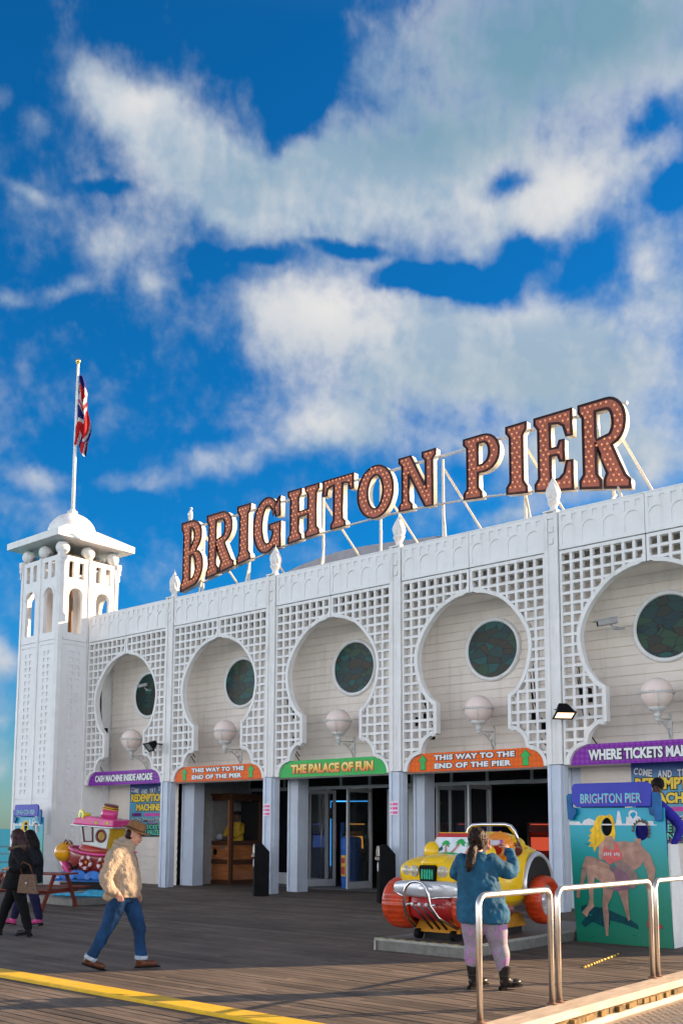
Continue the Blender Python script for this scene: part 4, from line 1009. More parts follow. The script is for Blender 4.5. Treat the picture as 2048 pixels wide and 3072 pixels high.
scrs = [pm('screen_teal', (.02,.1,.1), .3, emit=((.05,.5,.45),.5)), pm('screen_red', (.1,.02,.02), .3, emit=((.9,.12,.05),.22)), pm('screen_blue', (.02,.04,.2), .3, emit=((.1,.25,1),.3)), pm('screen_amber', (.2,.1,.02), .3, emit=((1,.45,.08),.35))]
cols = [pm('arcade_black', (.02,.02,.025), .4), pm('arcade_blue', (.02,.06,.25), .4), pm('arcade_red', (.2,.02,.02), .4)]
for i, (x, y, rz, c, k, lab) in enumerate(((1.2,7.2,.3,0,0,'dark arcade machine with green screen deep inside the middle entrance'),(3.6,8.6,-.2,2,3,'red arcade machine with amber screen at the back of the arcade'),(6.0,6.6,.5,1,1,'blue arcade machine glowing red behind the pillar by the toy car'),
        (7.0,5.6,.4,1,2,'blue arcade machine with bright blue screen behind the glass by the right entrance'),(9.2,9.5,.1,0,1,'black arcade machine with red screen in the right doorway'),(10.6,8.4,-.3,0,3,'black arcade machine with amber screen at the far right of the doorway'),(2.3,5.6,.9,0,3,'black arcade machine with amber screen behind the left glass door'))):
    arcade(x, y, rz, cols[c], scrs[k], lab)
for i, (x, y, rz, c, k) in enumerate(((-.1,8.5,.2,0,1),(.4,6.3,.5,1,2),(4.9,9.3,0,1,0),(5.3,5.4,-.9,2,3),(8.0,7.4,.6,2,1),(9.9,10.4,0,1,3),(11.6,9.7,-.2,2,0),(11.9,6.6,-1.2,1,1),(6.4,10.8,.1,0,2),(2.2,10.9,0,2,0))):
    arcade(x, y, rz, cols[c], scrs[k], 'game machine %s' % ('left of the wooden cabinet back','with blue screen behind the cabinet','with green light at the back of the middle doorway','side-on with amber screen by the entrance pillar','red with glowing red screen in the right doorway','blue with amber screen farthest right at the back','red with green screen at the far right','side-on at the right wall with red screen','black with blue screen at the back','red with green screen at the back left')[i], .75)
s = thing('neon_frame', 'thin blue neon light outlining a display inside the middle entrance', 'neon light', (0,6.0,0))
NB = pm('neon_blue', (.1,.4,.8), .3, emit=((.05,.35,.9),.8)); MB().tube([(2.62,0,2.6),(.98,0,2.62),(.98,0,2.4)], .018, 6).build('tube', NB, s); MB().tube([(.98,0,2.05),(.98,0,.5)], .025, 6).build('tube', NB, s)
s = thing('bulb_ring', 'ring of small warm bulbs glowing inside the dark right doorway', 'lights', (9.75,8.0,2.05))
MB().tube([(.36*cos(t),.02,.36*sin(t)) for t in [i*2*pi/30 for i in range(30)]], .02, 5, closed=True).build('ring', BLACK, s)
b = MB()
for i in range(16): b.ball((.36*cos(i*pi/8),-.02,.36*sin(i*pi/8)), .022, 6, 4)
b.build('bulb_string', pm('warm_bulb', (.8,.4,.2), .3, emit=((1,.5,.25),2.)), s)
r_ = random.Random(8)
for k, (x, y, z, m) in enumerate(((5.2,7,2.9,3),(2.6,7.5,2.95,3),(8.0,8,2.9,3),(11.0,7,2.95,3),(1.0,9,2.9,2),(10.2,5.2,2.95,2))):
    MB().lathe([(.10,0),(.10,.05),(.04,.08)], 12, T(0,0,0)).build('ceiling_spot', scrs[m]).location = (x, y, z+.3)
    o = COL.objects[-1]; tag(o, 'small glowing ceiling spot inside the arcade', 'ceiling light', 'ceiling spots in the arcade')

# ---------------------------------------------------------------- kerb and railings at the right
KER = pm('pale_kerb_timber', (.52,.42,.32), .75, .2, 3, bump=.3, stretch=(4,1,4), dirt=.3)  # the kerb timber's own pale colour
tag(MB().box(18.03, 18.30, -19., -5.2, -.045, .035).build('edge_beam', KER, bevel=.008), 'pale sunlit timber kerb along the deck edge under the railings', 'kerb')
MOSS = pm('mossy_plank_ends', (.20,.13,.05), .85, .45, 9, bump=.5)
b = MB(); r_ = random.Random(6); y = -19.
while y < -5.3:
    w_ = r_.uniform(.10,.16); b.box(18.1, 18.30+r_.uniform(-.01,.05), y, y+w_-.012, -.098+r_.uniform(-.006,.006), -.048); y += w_
tag(b.build('plank_ends', MOSS), 'row of mossy sawn plank ends under the pale kerb', 'plank ends')
tag(MB().box(18.12, 18.34, -19., -5.2, -.66, -.105).build('pale_plinth', pm('pale_render', (.62,.52,.42), .8, .12, 4, bump=.3, dirt=.3)), 'pale painted plinth below the mossy plank ends', 'plinth')
m = pm('checker_plate', (.33,.28,.23), .45, .15, 10, metal=.5)
b = MB(); b.box(18.35, 18.95, -19., -5.2, -.22, -.158)
for i in range(5):
    for j in range(150):
        x = 18.45+i*.11+(.055 if j % 2 else 0); y = -14.2+j*.06; a = .7 if (i+j) % 2 else -.7
        b.box(-.026, .026, -.008, .008, 0, .005, T(x, y, -.158) @ RZ(a))
tag(b.build('ramp_plate', m), 'studded metal ramp plate at the bottom right corner', 'ramp')
def railing(y0, y1, label, x0=18.02, x1=18.02):
    s = thing('railing', label, 'railing', (x0,(y0+y1)/2,0), group='bent steel hoop railings')
    h = 1.115; r = .10; L_ = (y1-y0)/2
    path = [(0,-L_,-.02),(0,-L_,h-r)]+[(0,-L_+r-r*cos(t),h-r+r*sin(t)) for t in (.3,.6,.9,1.2)]+[(0,-L_+r,h),(0,L_-r,h)]+[(0,L_-r+r*sin(t),h-r+r*cos(t)) for t in (.3,.6,.9,1.2)]+[(0,L_,h-r),(0,L_,-.02)]
    MB().tube(path, .028, 14).build('hoop', STEEL, s)
    for y in (-L_, L_): MB().lathe([(.055,0),(.055,.008),(.032,.012),(.03,.03)], 14, T(0,y,.035)).build('foot_plate', pm('rusty_plate', (.16,.08,.05), .7), s)
railing(-11.50, -10.24, 'bent steel railing hoop nearest the camera, in front of the woman'); railing(-10.10, -7.93, 'bent steel railing hoop in front of the painted photo board'); railing(-7.79, -5.6, 'bent steel railing hoop cropped by the right edge')
# yellow-black rope scrap on the deck
b = MB(); P_ = [g_ for g_ in ((16.94,-7.47),(16.91,-7.25),(16.86,-7.0),(16.82,-6.79),(16.77,-6.5),(16.72,-6.2),(16.65,-5.87))]
pp = interp([(x, y, .012) for x, y in P_], 4)
for i in range(len(pp)-1):
    b.mi = i % 2; b.tube([pp[i], pp[i+1]], .014, 6)
tag(b.build('hazard_rope', [pm('rope_yellow', (.75,.45,.06), .7), pm('rope_black', (.03,.02,.02), .7)]), 'short yellow and black rope lying on the deck behind the railings', 'rope')

# ---------------------------------------------------------------- photo cut-out boards
def photo_board():
    s = thing('photo_cutout_board', 'painted seaside photo board with face holes and blue BRIGHTON PIER banner, at the right', 'photo board', (16.2,-4.75,0), group='seaside photo boards')
    ox, oz = 16.2, 0.
    def P(l): return [(x-ox, z) for x, z in l]
    panel = P([(15.353,1.846),(15.355,2.041),(16.886,2.024),(16.892,1.682),(16.960,0.004),(15.441,0.003),(15.394,0.835)])
    panel = panel[:]
    h1 = P([(16.069,1.744),(16.063,1.701),(16.049,1.662),(16.029,1.631),(16.003,1.611),(15.975,1.604),(15.948,1.611),(15.924,1.631),(15.905,1.662),(15.893,1.700),(15.890,1.744),(15.895,1.787),(15.909,1.826),(15.930,1.857),(15.956,1.877),(15.984,1.883),(16.011,1.876),(16.035,1.856),(16.054,1.826),(16.065,1.787)])
    h2 = P([(16.644,1.679),(16.637,1.637),(16.620,1.599),(16.594,1.569),(16.562,1.550),(16.528,1.543),(16.493,1.549),(16.463,1.568),(16.439,1.598),(16.424,1.636),(16.420,1.678),(16.427,1.720),(16.444,1.759),(16.470,1.789),(16.502,1.808),(16.537,1.815),(16.571,1.808),(16.602,1.789),(16.625,1.759),(16.640,1.721)])
    H1 = [(x+ox, z) for x, z in h1]; me = shape([panel, h1, h2], .03)
    PNT = gradmat('painted_sea', 0, 2.1, [(0,(.0,.20,.11)),(.30,(.0,.26,.17)),(.55,(.0,.30,.26)),(.70,(.0,.33,.38)),(1,(.0,.36,.55))])
    b = MB(); b.add(me, UP); b.build('panel', PNT, s)
    lay = [0]
    def paint(name, l, m):
        lay[0] += 1; y = -.0155-.0012*lay[0]; b = MB(); b.prism(P(l), y, y+.0011)
        return b.build(name, m, s)
    def paintd(name, l, m, holes=()):
        lay[0] += 1; y = -.0155-.0012*lay[0]
        me = shape([P(l)]+[P(h)[::-1] for h in holes], .0011); b = MB(); b.add(me, T(0, y, 0) @ UP); b.build(name, m, s)
    SK = pm('painted_skin', (.42,.25,.19), .5, .25, 9); SK2 = pm('painted_skin_light', (.55,.33,.25), .5, .2, 9); OUTL_ = pm('painted_outline', (.08,.04,.03), .5)
    HAIR = pm('painted_yellow_hair', (.85,.50,.02), .5, .25, 22, stretch=(1,1,.4)); PIERW = pm('painted_white', (.68,.68,.70), .5, .1, 20)
    SUIT = pm('painted_red_suit', (.70,.14,.13), .5, .15, 9); SHORT = pm('painted_mauve_shorts', (.26,.14,.19), .5, .2, 9); DSH = pm('painted_dark_water', (.0,.07,.09), .5, .3, 12); SPK = pm('painted_brown_hair', (.10,.06,.03), .5)
    paint('painted_pier', [(15.352,1.828),(15.526,1.824),(15.545,1.791),(15.571,1.791),(15.606,1.845),(15.692,1.875),(15.776,1.842),(15.807,1.791),(16.108,1.785),(16.133,1.797),(16.158,1.973),(16.177,1.985),(16.195,1.970),(16.227,1.791),(16.290,1.791),(16.299,1.890),(16.343,1.896),(16.332,1.948),(16.364,1.989),(16.414,1.994),(16.468,1.964),(16.472,1.901),(16.515,1.889),(16.554,1.796),(16.627,1.796),(16.634,1.831),(16.712,1.828),(16.723,1.779),(16.770,1.771),(16.770,1.764),(15.351,1.771)], PIERW)
    paint('painted_wheel_gap', [(16.356,1.925),(16.388,1.959),(16.438,1.965),(16.455,1.924),(16.403,1.860)], pm('painted_sky_blue', (.0,.33,.52), .5))
    paint('painted_water_shade', [(15.518,0.532),(15.597,0.560),(15.765,0.533),(15.893,0.528),(16.068,0.468),(16.313,0.379),(16.433,0.307),(16.442,0.240),(16.188,0.314),(15.989,0.348),(15.987,0.279),(15.885,0.249),(15.707,0.308),(15.588,0.218),(15.511,0.272),(15.592,0.371),(15.529,0.438)], DSH)
    paintd('painted_hair', [(15.882,1.922),(15.972,1.909),(16.036,1.933),(16.086,1.891),(16.108,1.797),(16.118,1.632),(16.101,1.550),(16.063,1.562),(15.975,1.596),(15.922,1.513),(15.843,1.465),(15.803,1.429),(15.769,1.357),(15.745,1.440),(15.667,1.439),(15.728,1.511),(15.663,1.522),(15.717,1.582),(15.671,1.594),(15.732,1.654),(15.694,1.690),(15.760,1.738),(15.788,1.821),(15.823,1.892)], HAIR, [H1])
    paint('painted_arm', [(15.870,1.501),(15.935,1.525),(15.971,1.443),(15.917,1.372),(15.894,1.242),(15.837,1.264),(15.838,1.370),(15.843,1.453)], SK2)
    paintd('painted_torso', [(15.956,1.596),(16.058,1.609),(16.088,1.538),(16.150,1.522),(16.263,1.534),(16.349,1.518),(16.423,1.519),(16.425,1.576),(16.522,1.566),(16.514,1.485),(16.589,1.395),(16.648,1.350),(16.674,1.225),(16.581,1.155),(16.548,1.245),(16.510,1.175),(16.410,1.104),(16.337,1.125),(16.216,1.226),(16.092,1.258),(15.966,1.279),(15.918,1.407),(15.934,1.502)], SK, [])
    paint('painted_man_arm', [(16.575,1.337),(16.659,1.327),(16.692,1.237),(16.731,1.136),(16.714,1.000),(16.668,0.885),(16.593,0.791),(16.578,0.859),(16.613,1.008),(16.592,1.121),(16.547,1.211)], SK)
    paint('painted_far_leg', [(15.624,1.295),(15.748,1.286),(15.963,1.196),(16.038,1.152),(16.011,1.092),(15.808,1.134),(15.679,1.154),(15.638,1.082),(15.594,0.926),(15.539,0.841),(15.517,0.745),(15.502,0.650),(15.449,0.671),(15.466,0.791),(15.528,0.912),(15.560,1.127)], SK)
    paint('painted_near_leg', [(15.653,1.153),(15.770,1.168),(16.011,1.104),(16.098,1.037),(16.106,0.886),(16.053,0.815),(15.903,0.890),(15.765,0.979),(15.742,0.849),(15.729,0.613),(15.746,0.544),(15.660,0.457),(15.618,0.373),(15.535,0.439),(15.650,0.562),(15.672,0.658),(15.657,0.846),(15.636,1.034)], SK2)
    paint('painted_suit', [(15.933,1.466),(15.995,1.396),(16.083,1.398),(16.118,1.515),(16.144,1.516),(16.160,1.446),(16.214,1.353),(16.217,1.261),(16.166,1.236),(16.078,1.223),(16.026,1.169),(15.914,1.254),(15.904,1.348)], SUIT)
    letters_ = MB()
    q0 = P([(15.929,1.325)])[0]
    for i in range(7): letters_.box(q0[0]+i*.034+(.03 if i > 3 else 0), q0[0]+.02+i*.034+(.03 if i > 3 else 0), -.0395, -.036, q0[1]+.006*(i%3)-.02, q0[1]+.03+.006*(i%2))
    letters_.build('suit_print', PIERW, s)
    paint('painted_shorts', [(16.013,1.163),(16.163,1.120),(16.335,1.067),(16.406,0.989),(16.389,0.851),(16.240,0.799),(16.065,0.786),(16.035,0.825),(16.107,0.944),(16.073,1.059)], SHORT)
    paint('painted_forearm', [(16.065,1.211),(16.116,1.235),(16.277,1.204),(16.386,1.126),(16.456,1.025),(16.458,0.911),(16.401,0.840),(16.328,0.843),(16.344,0.964),(16.273,1.065),(16.138,1.131)], pm('painted_grey_skin', (.30,.21,.19), .5, .2, 9))
    paint('painted_shin', [(15.897,0.878),(16.065,0.792),(16.024,0.674),(15.964,0.578),(15.985,0.440),(15.963,0.116),(15.932,0.114),(15.900,0.331),(15.882,0.574),(15.899,0.738)], SK)
    paint('painted_shin', [(16.140,0.789),(16.302,0.813),(16.301,0.595),(16.319,0.380),(16.288,0.355),(16.238,0.523),(16.187,0.682)], SK)
    paint('painted_crab', [(16.605,0.430),(16.652,0.400),(16.691,0.323),(16.743,0.293),(16.750,0.327),(16.798,0.347),(16.779,0.307),(16.820,0.315),(16.801,0.280),(16.730,0.259),(16.689,0.267),(16.698,0.201),(16.674,0.188),(16.664,0.232),(16.633,0.196),(16.611,0.251),(16.577,0.316)], pm('painted_crab_red', (.48,.04,.05), .5))
    hx = sum(p[0] for p in h2)/len(h2); hz = sum(p[1] for p in h2)/len(h2); ra = max(p[0] for p in h2)-hx; rb = max(p[1] for p in h2)-hz
    sp = []
    for t in range(0, 25):
        an = radians(-40+t*9.4); k = 1.42 if t % 2 else 1.12
        sp.append((ox+hx+ra*k*cos(an), hz+rb*k*sin(an)))
    for t in range(24, -1, -1):
        an = radians(-40+t*9.4); sp.append((ox+hx+ra*1.01*cos(an), hz+rb*1.01*sin(an)))
    paintd('painted_spiky_hair', sp, SPK)
    rr_ = random.Random(12)
    for k in range(26):
        X = rr_.uniform(-.66, .66); Z = rr_.uniform(.08, 1.5); L_ = rr_.uniform(.02, .06)
        if -.45 < X < .35 and .45 < Z < 1.5: continue
        paint('painted_ripple', [(ox+X-L_, Z), (ox+X, Z+.006), (ox+X+L_, Z-.004), (ox+X, Z-.006)], pm('painted_foam', (.02,.42,.38), .5) if k % 2 == 0 else DSH)
    BN = pm('banner_blue', (.035,.045,.42), .4, .12, 4); BN2 = pm('banner_roll_blue', (.0,.10,.30), .4, .35, 6)
    bl = P([(15.515,2.409),(16.660,2.408),(16.719,2.377),(16.741,2.313),(16.720,2.043),(15.525,2.045),(15.447,2.113),(15.446,2.344),(15.474,2.398)])
    b = MB(); b.prism(bl, -.10, -.055); b.build('banner', BN, s, bevel=.012)
    for l in ([(105,260),(125,225),(180,222),(184,395),(240,420),(240,480),(215,500),(195,560),(125,550)], [(1195,200),(1280,205),(1310,240),(1325,560),(1280,580),(1235,570),(1225,510),(1170,490),(1150,395),(1195,385)]):
        pass
    lr = P([(15.342,2.212),(15.370,2.254),(15.444,2.256),(15.444,2.046),(15.518,2.015),(15.516,1.942),(15.482,1.918),(15.453,1.846),(15.360,1.858)]); rr = P([(16.733,2.256),(16.835,2.248),(16.869,2.207),(16.874,1.841),(16.820,1.819),(16.766,1.830),(16.757,1.899),(16.692,1.922),(16.671,2.032),(16.726,2.043)])
    MB().prism(lr, -.085, -.04).build('banner_roll', BN2, s, bevel=.012); MB().prism(rr, -.085, -.04).build('banner_roll', BN2, s, bevel=.012)
    cx = sum(p[0] for p in bl)/len(bl); M = T((bl[0][0]+bl[1][0])/2+.0, -.104, 2.175) @ UP
    put(text('BRIGHTON PIER', .98, .145, .004, .012), 'lettering_outline', PINK, s, T(.008, 0, -.008) @ M); put(text('BRIGHTON PIER', .98, .145, .004, .010), 'lettering', pm('cyan_lettering', (.12,.60,.68), .4), s, T(0, -.004, 0) @ M)
    # white wedge-shaped support behind
    MB().box(-.70,.02,.10,.12,1.2,2.2).build('added_dark_sheet', DVOID, s)  # dark sheet added behind the left face hole to make it read dark
    WB = pm('white_board', (.72,.72,.72), .5, .05, dirt=.2)
    xr = panel[4][0]; b = MB(); b.prism([(.02,0),(.62,0),(.30,1.49),(.02,1.49)], xr-.05, xr-.012, 'x'); b.build('support', WB, s); MB().prism([(.02,0),(.62,0),(.30,1.49),(.02,1.49)], -.72, -.68, 'x').build('support', WB, s)
    return s
PB = photo_board()
PB2 = dup(PB, loc=(-4.15,-1.95,0), label='smaller-looking painted photo board in front of the tower at the left')
# leaning dark person behind: built with the people

# ---------------------------------------------------------------- seagull on the B
s = thing('seagull', 'white seagull perched on top of the letter B of the roof sign', 'gull', (-1.80,2.08,LZ+LH), radians(60))
GW = pm('gull_white', (.78,.76,.73), .7); GG = pm('gull_grey', (.45,.45,.46), .7)
b = MB(); b.grid(lambda u, v: (lambda z, r: Vector((r*cos(2*pi*u), r*.95*sin(2*pi*u)+.10-z*.33, .10+z)))(v*.36, max(.003, .085*sin(pi*min(1,v*.86+.10))**.8*(1.15-.45*v))), 16, 14, True); b.ball((0,-.06,.455), .045, 12, 8, (1,1.15,1)); b.build('body', GW, s)
b = MB(); b.grid(lambda u, v: Vector((.088*cos(pi*u)*(1-.6*v), .12+.10*v+.05*sin(pi*u)*(1-v)-.04, .33-.27*v)), 9, 7); b.build('wing', GG, s)
MB().tube([(0,-.10,.455),(0,-.155,.44)], [.012,.004], 6).build('beak', GOLD, s)
MB().tube([(.025,.06,.13),(.025,.05,0)], .006, 5).tube([(-.025,.06,.13),(-.025,.05,0)], .006, 5).build('legs', pm('gull_leg', (.6,.35,.3), .6), s)

# ---------------------------------------------------------------- picnic table
PW = pm('red_brown_stain', (.17,.035,.022), .5, .25, 6, stretch=(1,6,1))
s = thing('picnic_table', 'dark red wooden picnic table behind the two women at the left', 'picnic table', (3.87,-6.86,0), radians(25))
b = MB()
for i in range(4): b.box(-.85,.85,-.34+i*.172,-.34+i*.172+.16,.715,.75)
b.build('table_top', PW, s, bevel=.004)
for y in (-.72,.72): MB().box(-.85,.85,y-.12,y+.12,.42,.455).build('bench', PW, s, bevel=.004)
for x in (-.62,.62):
    for sg in (-1,1):
        b = MB(); M = T(x+.02*sg,0,0); b._new([M @ Vector(p) for p in [(-.02,sg*.70,0),(.02,sg*.70,0),(.02,sg*.60,0),(-.02,sg*.60,0),(-.02,sg*.26,.71),(.02,sg*.26,.71),(.02,sg*.16,.71),(-.02,sg*.16,.71)]], [(0,1,2,3),(7,6,5,4),(0,4,5,1),(1,5,6,2),(2,6,7,3),(3,7,4,0)]); b.build('leg', PW, s)
    MB().box(x-.075,x-.045,-.82,.82,.33,.42).build('cross_brace', PW, s)

# ---------------------------------------------------------------- sea railing far left
s = thing('pier_railing', 'cast iron seaward railing with ball finials beyond the tower', 'railing', (-10.9,-5.5,0))
b = MB()
for i in range(9):
    y = -8+i*2.4; b.lathe([(.07,0),(.05,.1),(.035,.2),(.035,.95),(.06,1.0),(.035,1.04),(.05,1.1),(.015,1.18)], 10, T(0,y,0))
b.build('posts', BLACK, s)
b = MB()
for z in (.45,.75,1.02): b.tube([(0,-13.5,z),(0,8,z)], .022, 6)
b.build('rails', pm('grey_rail', (.35,.36,.36), .5), s)
# ---------------------------------------------------------------- yellow toy car ride
YC = pm('yellow_fibreglass', (.85,.52,.006), .25, .06, 3, coat=.3); REDF = pm('red_fibreglass', (.42,.02,.02), .25, .12, 4, coat=.5); SILV = pm('silver_paint', (.55,.56,.58), .22, .06, 3, metal=.35, coat=.4)
TYR = pm('orange_red_tyre', (.58,.055,.012), .35, .30, 5, coat=.3, bump=.1); CHR = pm('chrome', (.75,.73,.72), .12, metal=1.)
ORB = pm('orange_base', (.50,.22,.02), .45, .2, 4); DARKG = pm('dark_recess', (.02,.018,.018), .7)
pf = thing('ride_platform', 'raised chequered metal platform with yellow and black edge tape under the yellow toy car', 'platform', (14.63,-5.6,0))
CHK = bpy.data.materials.new('tread_plate'); CHK.use_nodes = True
nt = CHK.node_tree; p = nt.nodes['Principled BSDF']; p.inputs['Base Color'].default_value = (.17,.16,.15,1); p.inputs['Metallic'].default_value = .5; p.inputs['Roughness'].default_value = .5
tc = nt.nodes.new('ShaderNodeTexCoord'); mp = nt.nodes.new('ShaderNodeMapping'); mp.inputs['Rotation'].default_value = (0,0,.78); ck = nt.nodes.new('ShaderNodeTexBrick'); ck.inputs['Scale'].default_value = 14; ck.inputs['Color1'].default_value = (1,1,1,1); ck.inputs['Color2'].default_value = (.9,.9,.9,1); ck.inputs['Mortar'].default_value = (0,0,0,1); ck.inputs['Mortar Size'].default_value = .06
nt.links.new(tc.outputs['Object'], mp.inputs[0]); nt.links.new(mp.outputs[0], ck.inputs['Vector']); bp = nt.nodes.new('ShaderNodeBump'); bp.inputs['Strength'].default_value = .8; bp.inputs['Distance'].default_value = .01; nt.links.new(ck.outputs['Color'], bp.inputs['Height']); nt.links.new(bp.outputs[0], p.inputs['Normal'])
GRP = pm('weathered_aluminium', (.17,.165,.15), .5, .18, 12, metal=.3, dirt=.4)
MB().box(-.76,.76,-2.14,2.1,.152,.168).build('tread', CHK, pf); MB().box(-.75,.75,-2.13,2.09,.0,.151).build('sides', GRP, pf)
b = MB(); b.box(-.775,.775,-2.155,-2.141,.135,.172); b.box(.761,.775,-2.14,2.1,.135,.172); b.box(.735,.78,-2.16,-2.156,.0,.134); b.box(-.78,-.745,-2.16,-2.156,.0,.134); b.build('edge_trim', pm('dull_trim', (.32,.31,.28), .5, .15, 15, metal=.4), pf)
b = MB(); x = -.74
i = 0
while x < .74:
    b.mi = i % 2; b.box(x, min(.74, x+.09), -2.14, -2.06, .1685, .1705); x += .0905; i += 1
b.build('hazard_tape', [pm('tape_yellow', (.55,.48,.03), .6, .3, 20), pm('tape_black', (.03,.03,.02), .6)], pf)

car = thing('toy_car_ride', 'bright yellow coin-operated toy car ride with big orange tyres', 'toy car', (14.66,-6.45,.17))
# local: x across, y depth (front at -y), z above platform
def loft(b, secs, n=28, p=2.6, capf=True):
    rings = []
    for (y, hw, z0, z1, px) in secs:
        cz, hz = (z0+z1)/2, (z1-z0)/2; ring = []
        for k in range(n):
            a = 2*pi*k/n; ca, sa = cos(a), sin(a); q = 2/(px or p)
            ring.append(b.bm.verts.new((hw*abs(ca)**q*(1 if ca >= 0 else -1), y, cz+hz*abs(sa)**q*(1 if sa >= 0 else -1))))
        rings.append(ring)
    for A, C in zip(rings, rings[1:]):
        for k in range(n):
            f = b.bm.faces.new((A[k], A[(k+1)%n], C[(k+1)%n], C[k])); f.smooth = True; f.material_index = b.mi
    for R in (rings[0], rings[-1]):
        f = b.bm.faces.new(R); f.material_index = b.mi; f.smooth = True
b = MB()
loft(b, [(-1.10,.40,.83,.98,3.4),(-1.09,.50,.80,1.03,3.4),(-1.04,.56,.78,1.08,3.6),(-.93,.585,.62,1.14,3.6),(-.75,.59,.45,1.18,3.4),(-.55,.56,.40,1.16,3),(-.45,.56,.40,1.15,3),(-.3,.57,.40,1.07,3),(-.08,.58,.38,1.04,3),(.08,.60,.36,1.12,3),(.25,.62,.34,1.30,2.8),(.45,.635,.33,1.37,2.6),(.7,.635,.35,1.37,2.8),(.95,.63,.38,1.34,2.8),(1.18,.60,.45,1.26,2.8),(1.34,.50,.55,1.14,2.6),(1.40,.34,.66,1.0,2.4)])
body = b.build('body', YC, car); smoothobj(body, 1)
# bonnet bulges and door mirror humps
b = MB(); b.ball((0,-.80,1.06), .30, 24, 14, (.9,1.1,.42)); b.ball((-.40,-.46,1.20), .13, 18, 12, (1.0,.8,1.15)); b.ball((.46,-.28,1.16), .12, 18, 12, (.8,1.1,1.2)); b.ball((.0,.52,1.30), .36, 24, 14, (1.55,.9,.55)); b.build('bonnet_bulges', YC, car)
# bumper and red skirt
b = MB(); loft(b, [(-1.18,.48,.62,.77,4),(-1.17,.56,.60,.80,4),(-1.10,.61,.58,.82,4),(-.92,.62,.57,.82,4),(-.60,.575,.60,.80,4)], 32); b.ball((0,-1.13,.70), .20, 20, 10, (1,.35,.55)); o = b.build('bumper', SILV, car)
b = MB(); loft(b, [(-1.10,.30,.34,.64,3),(-1.05,.42,.28,.64,3),(-.85,.47,.22,.64,3),(-.5,.47,.22,.62,3),(.4,.45,.22,.5,3)], 28); b.build('skirt', REDF, car)
# headlights, grille
LIT = pm('headlight_glass', (.45,.40,.28), .2, .35, 30, coat=.6)
for x, y in ((-.405,-1.055),(-.245,-1.085),(.235,-1.085),(.41,-1.05)):
    b = MB(); M = T(x, y-.02, .945) @ RZ(x*.55) @ RX(pi/2); b.lathe([(.074,-.02),(.078,.01),(.066,.018)], 24, M); h_ = b.build('headlight', SILV, car)
    MB().lathe([(.064,.0),(.064,.018),(.05,.026),(.02,.031),(.002,.032)], 24, M).build('lens', LIT, h_)
b = MB(); b.prism(arc(.10,.99,.04,.04,0,90,4)+arc(-.10,.99,.04,.04,90,180,4)+arc(-.085,.83,.04,.04,180,270,4)+arc(.085,.83,.04,.04,270,360,4), -1.14, -1.08); g_ = b.build('grille', BLACK, car)
b = MB()
for i in range(5):
    x = -.085+i*.0425; b.prism(arc(x,.955,.0135,.02,0,180,6)+arc(x,.855,.0135,.02,180,360,6), -1.149, -1.1405)
b.build('grille_bars', pm('grille_green', (.02,.40,.22), .4, .3, 25), g_)
# windscreen painted with palms
ws = thing('windscreen', None, None); del_keys(ws); ws.parent = car; ws.location = (0,-.46,1.13); ws.rotation_euler = (radians(-14),0,0)
b = MB(); b.prism([(-.47,-.02),(.47,-.02),(.33,.36),(-.33,.36)], -.02, .02); b.build('frame', YC, ws, bevel=.012)
MB().prism([(-.42,.0),(.42,.0),(.42,.016),(-.42,.016)], -.030, -.021).build('sill_trim', REDF, ws); MB().prism([(-.345,.285),(.345,.285),(.325,.345),(-.325,.345)], -.030, -.021).build('header_trim', REDF, ws)
b = MB(); b.prism([(-.415,.018),(.415,.018),(.335,.283),(-.335,.283)], -.029, -.0205); b.build('pane', pm('painted_white_screen', (.66,.72,.80), .3), ws)
PG = pm('palm_green', (.01,.32,.07), .4, .2, 12); PT = pm('palm_trunk', (.50,.22,.17), .4); PD = pm('dark_teal_paint', (.01,.10,.12), .4)
def palm(parent, x, z, s, y, lean):
    b = MB(); b.prism([(x-.03*s,z),(x+.03*s,z),(x+lean*s+.012*s,z+.17*s),(x+lean*s-.012*s,z+.17*s)], y, y+.001); b.build('painted_trunk', PT, parent)
    b = MB(); cx_, cz_ = x+lean*s, z+.17*s
    for i, a in enumerate((-30,10,50,90,130,170,210)):
        a = radians(a); ex, ez = cx_+.10*s*cos(a), cz_+.085*s*sin(a)
        px_, pz_ = -sin(a)*.022*s, cos(a)*.022*s
        b.prism([(cx_,cz_),(cx_+(ex-cx_)*.5+px_,cz_+(ez-cz_)*.5+pz_+.012*s),(ex,ez-.02*s),(cx_+(ex-cx_)*.5-px_,cz_+(ez-cz_)*.5-pz_)], y-.001-.0003*i, y-.0008-.0003*i)
    b.build('painted_fronds', PG, parent)
palm(ws,-.14,.04,.85,-.032,-.03); palm(ws,-.06,.04,.95,-.036,.16); palm(ws,.2,.04,.9,-.032,.08)
MB().prism([(-.28,.03),(-.20,.055),(-.05,.06),(.08,.045),(.1,.03)], -.040, -.039).build('painted_ground', PG, ws); MB().prism([(-.38,.09),(-.33,.14),(-.27,.12),(-.22,.15),(-.20,.10),(-.26,.07),(-.33,.06)], -.033, -.032).build('painted_wave', PD, ws)
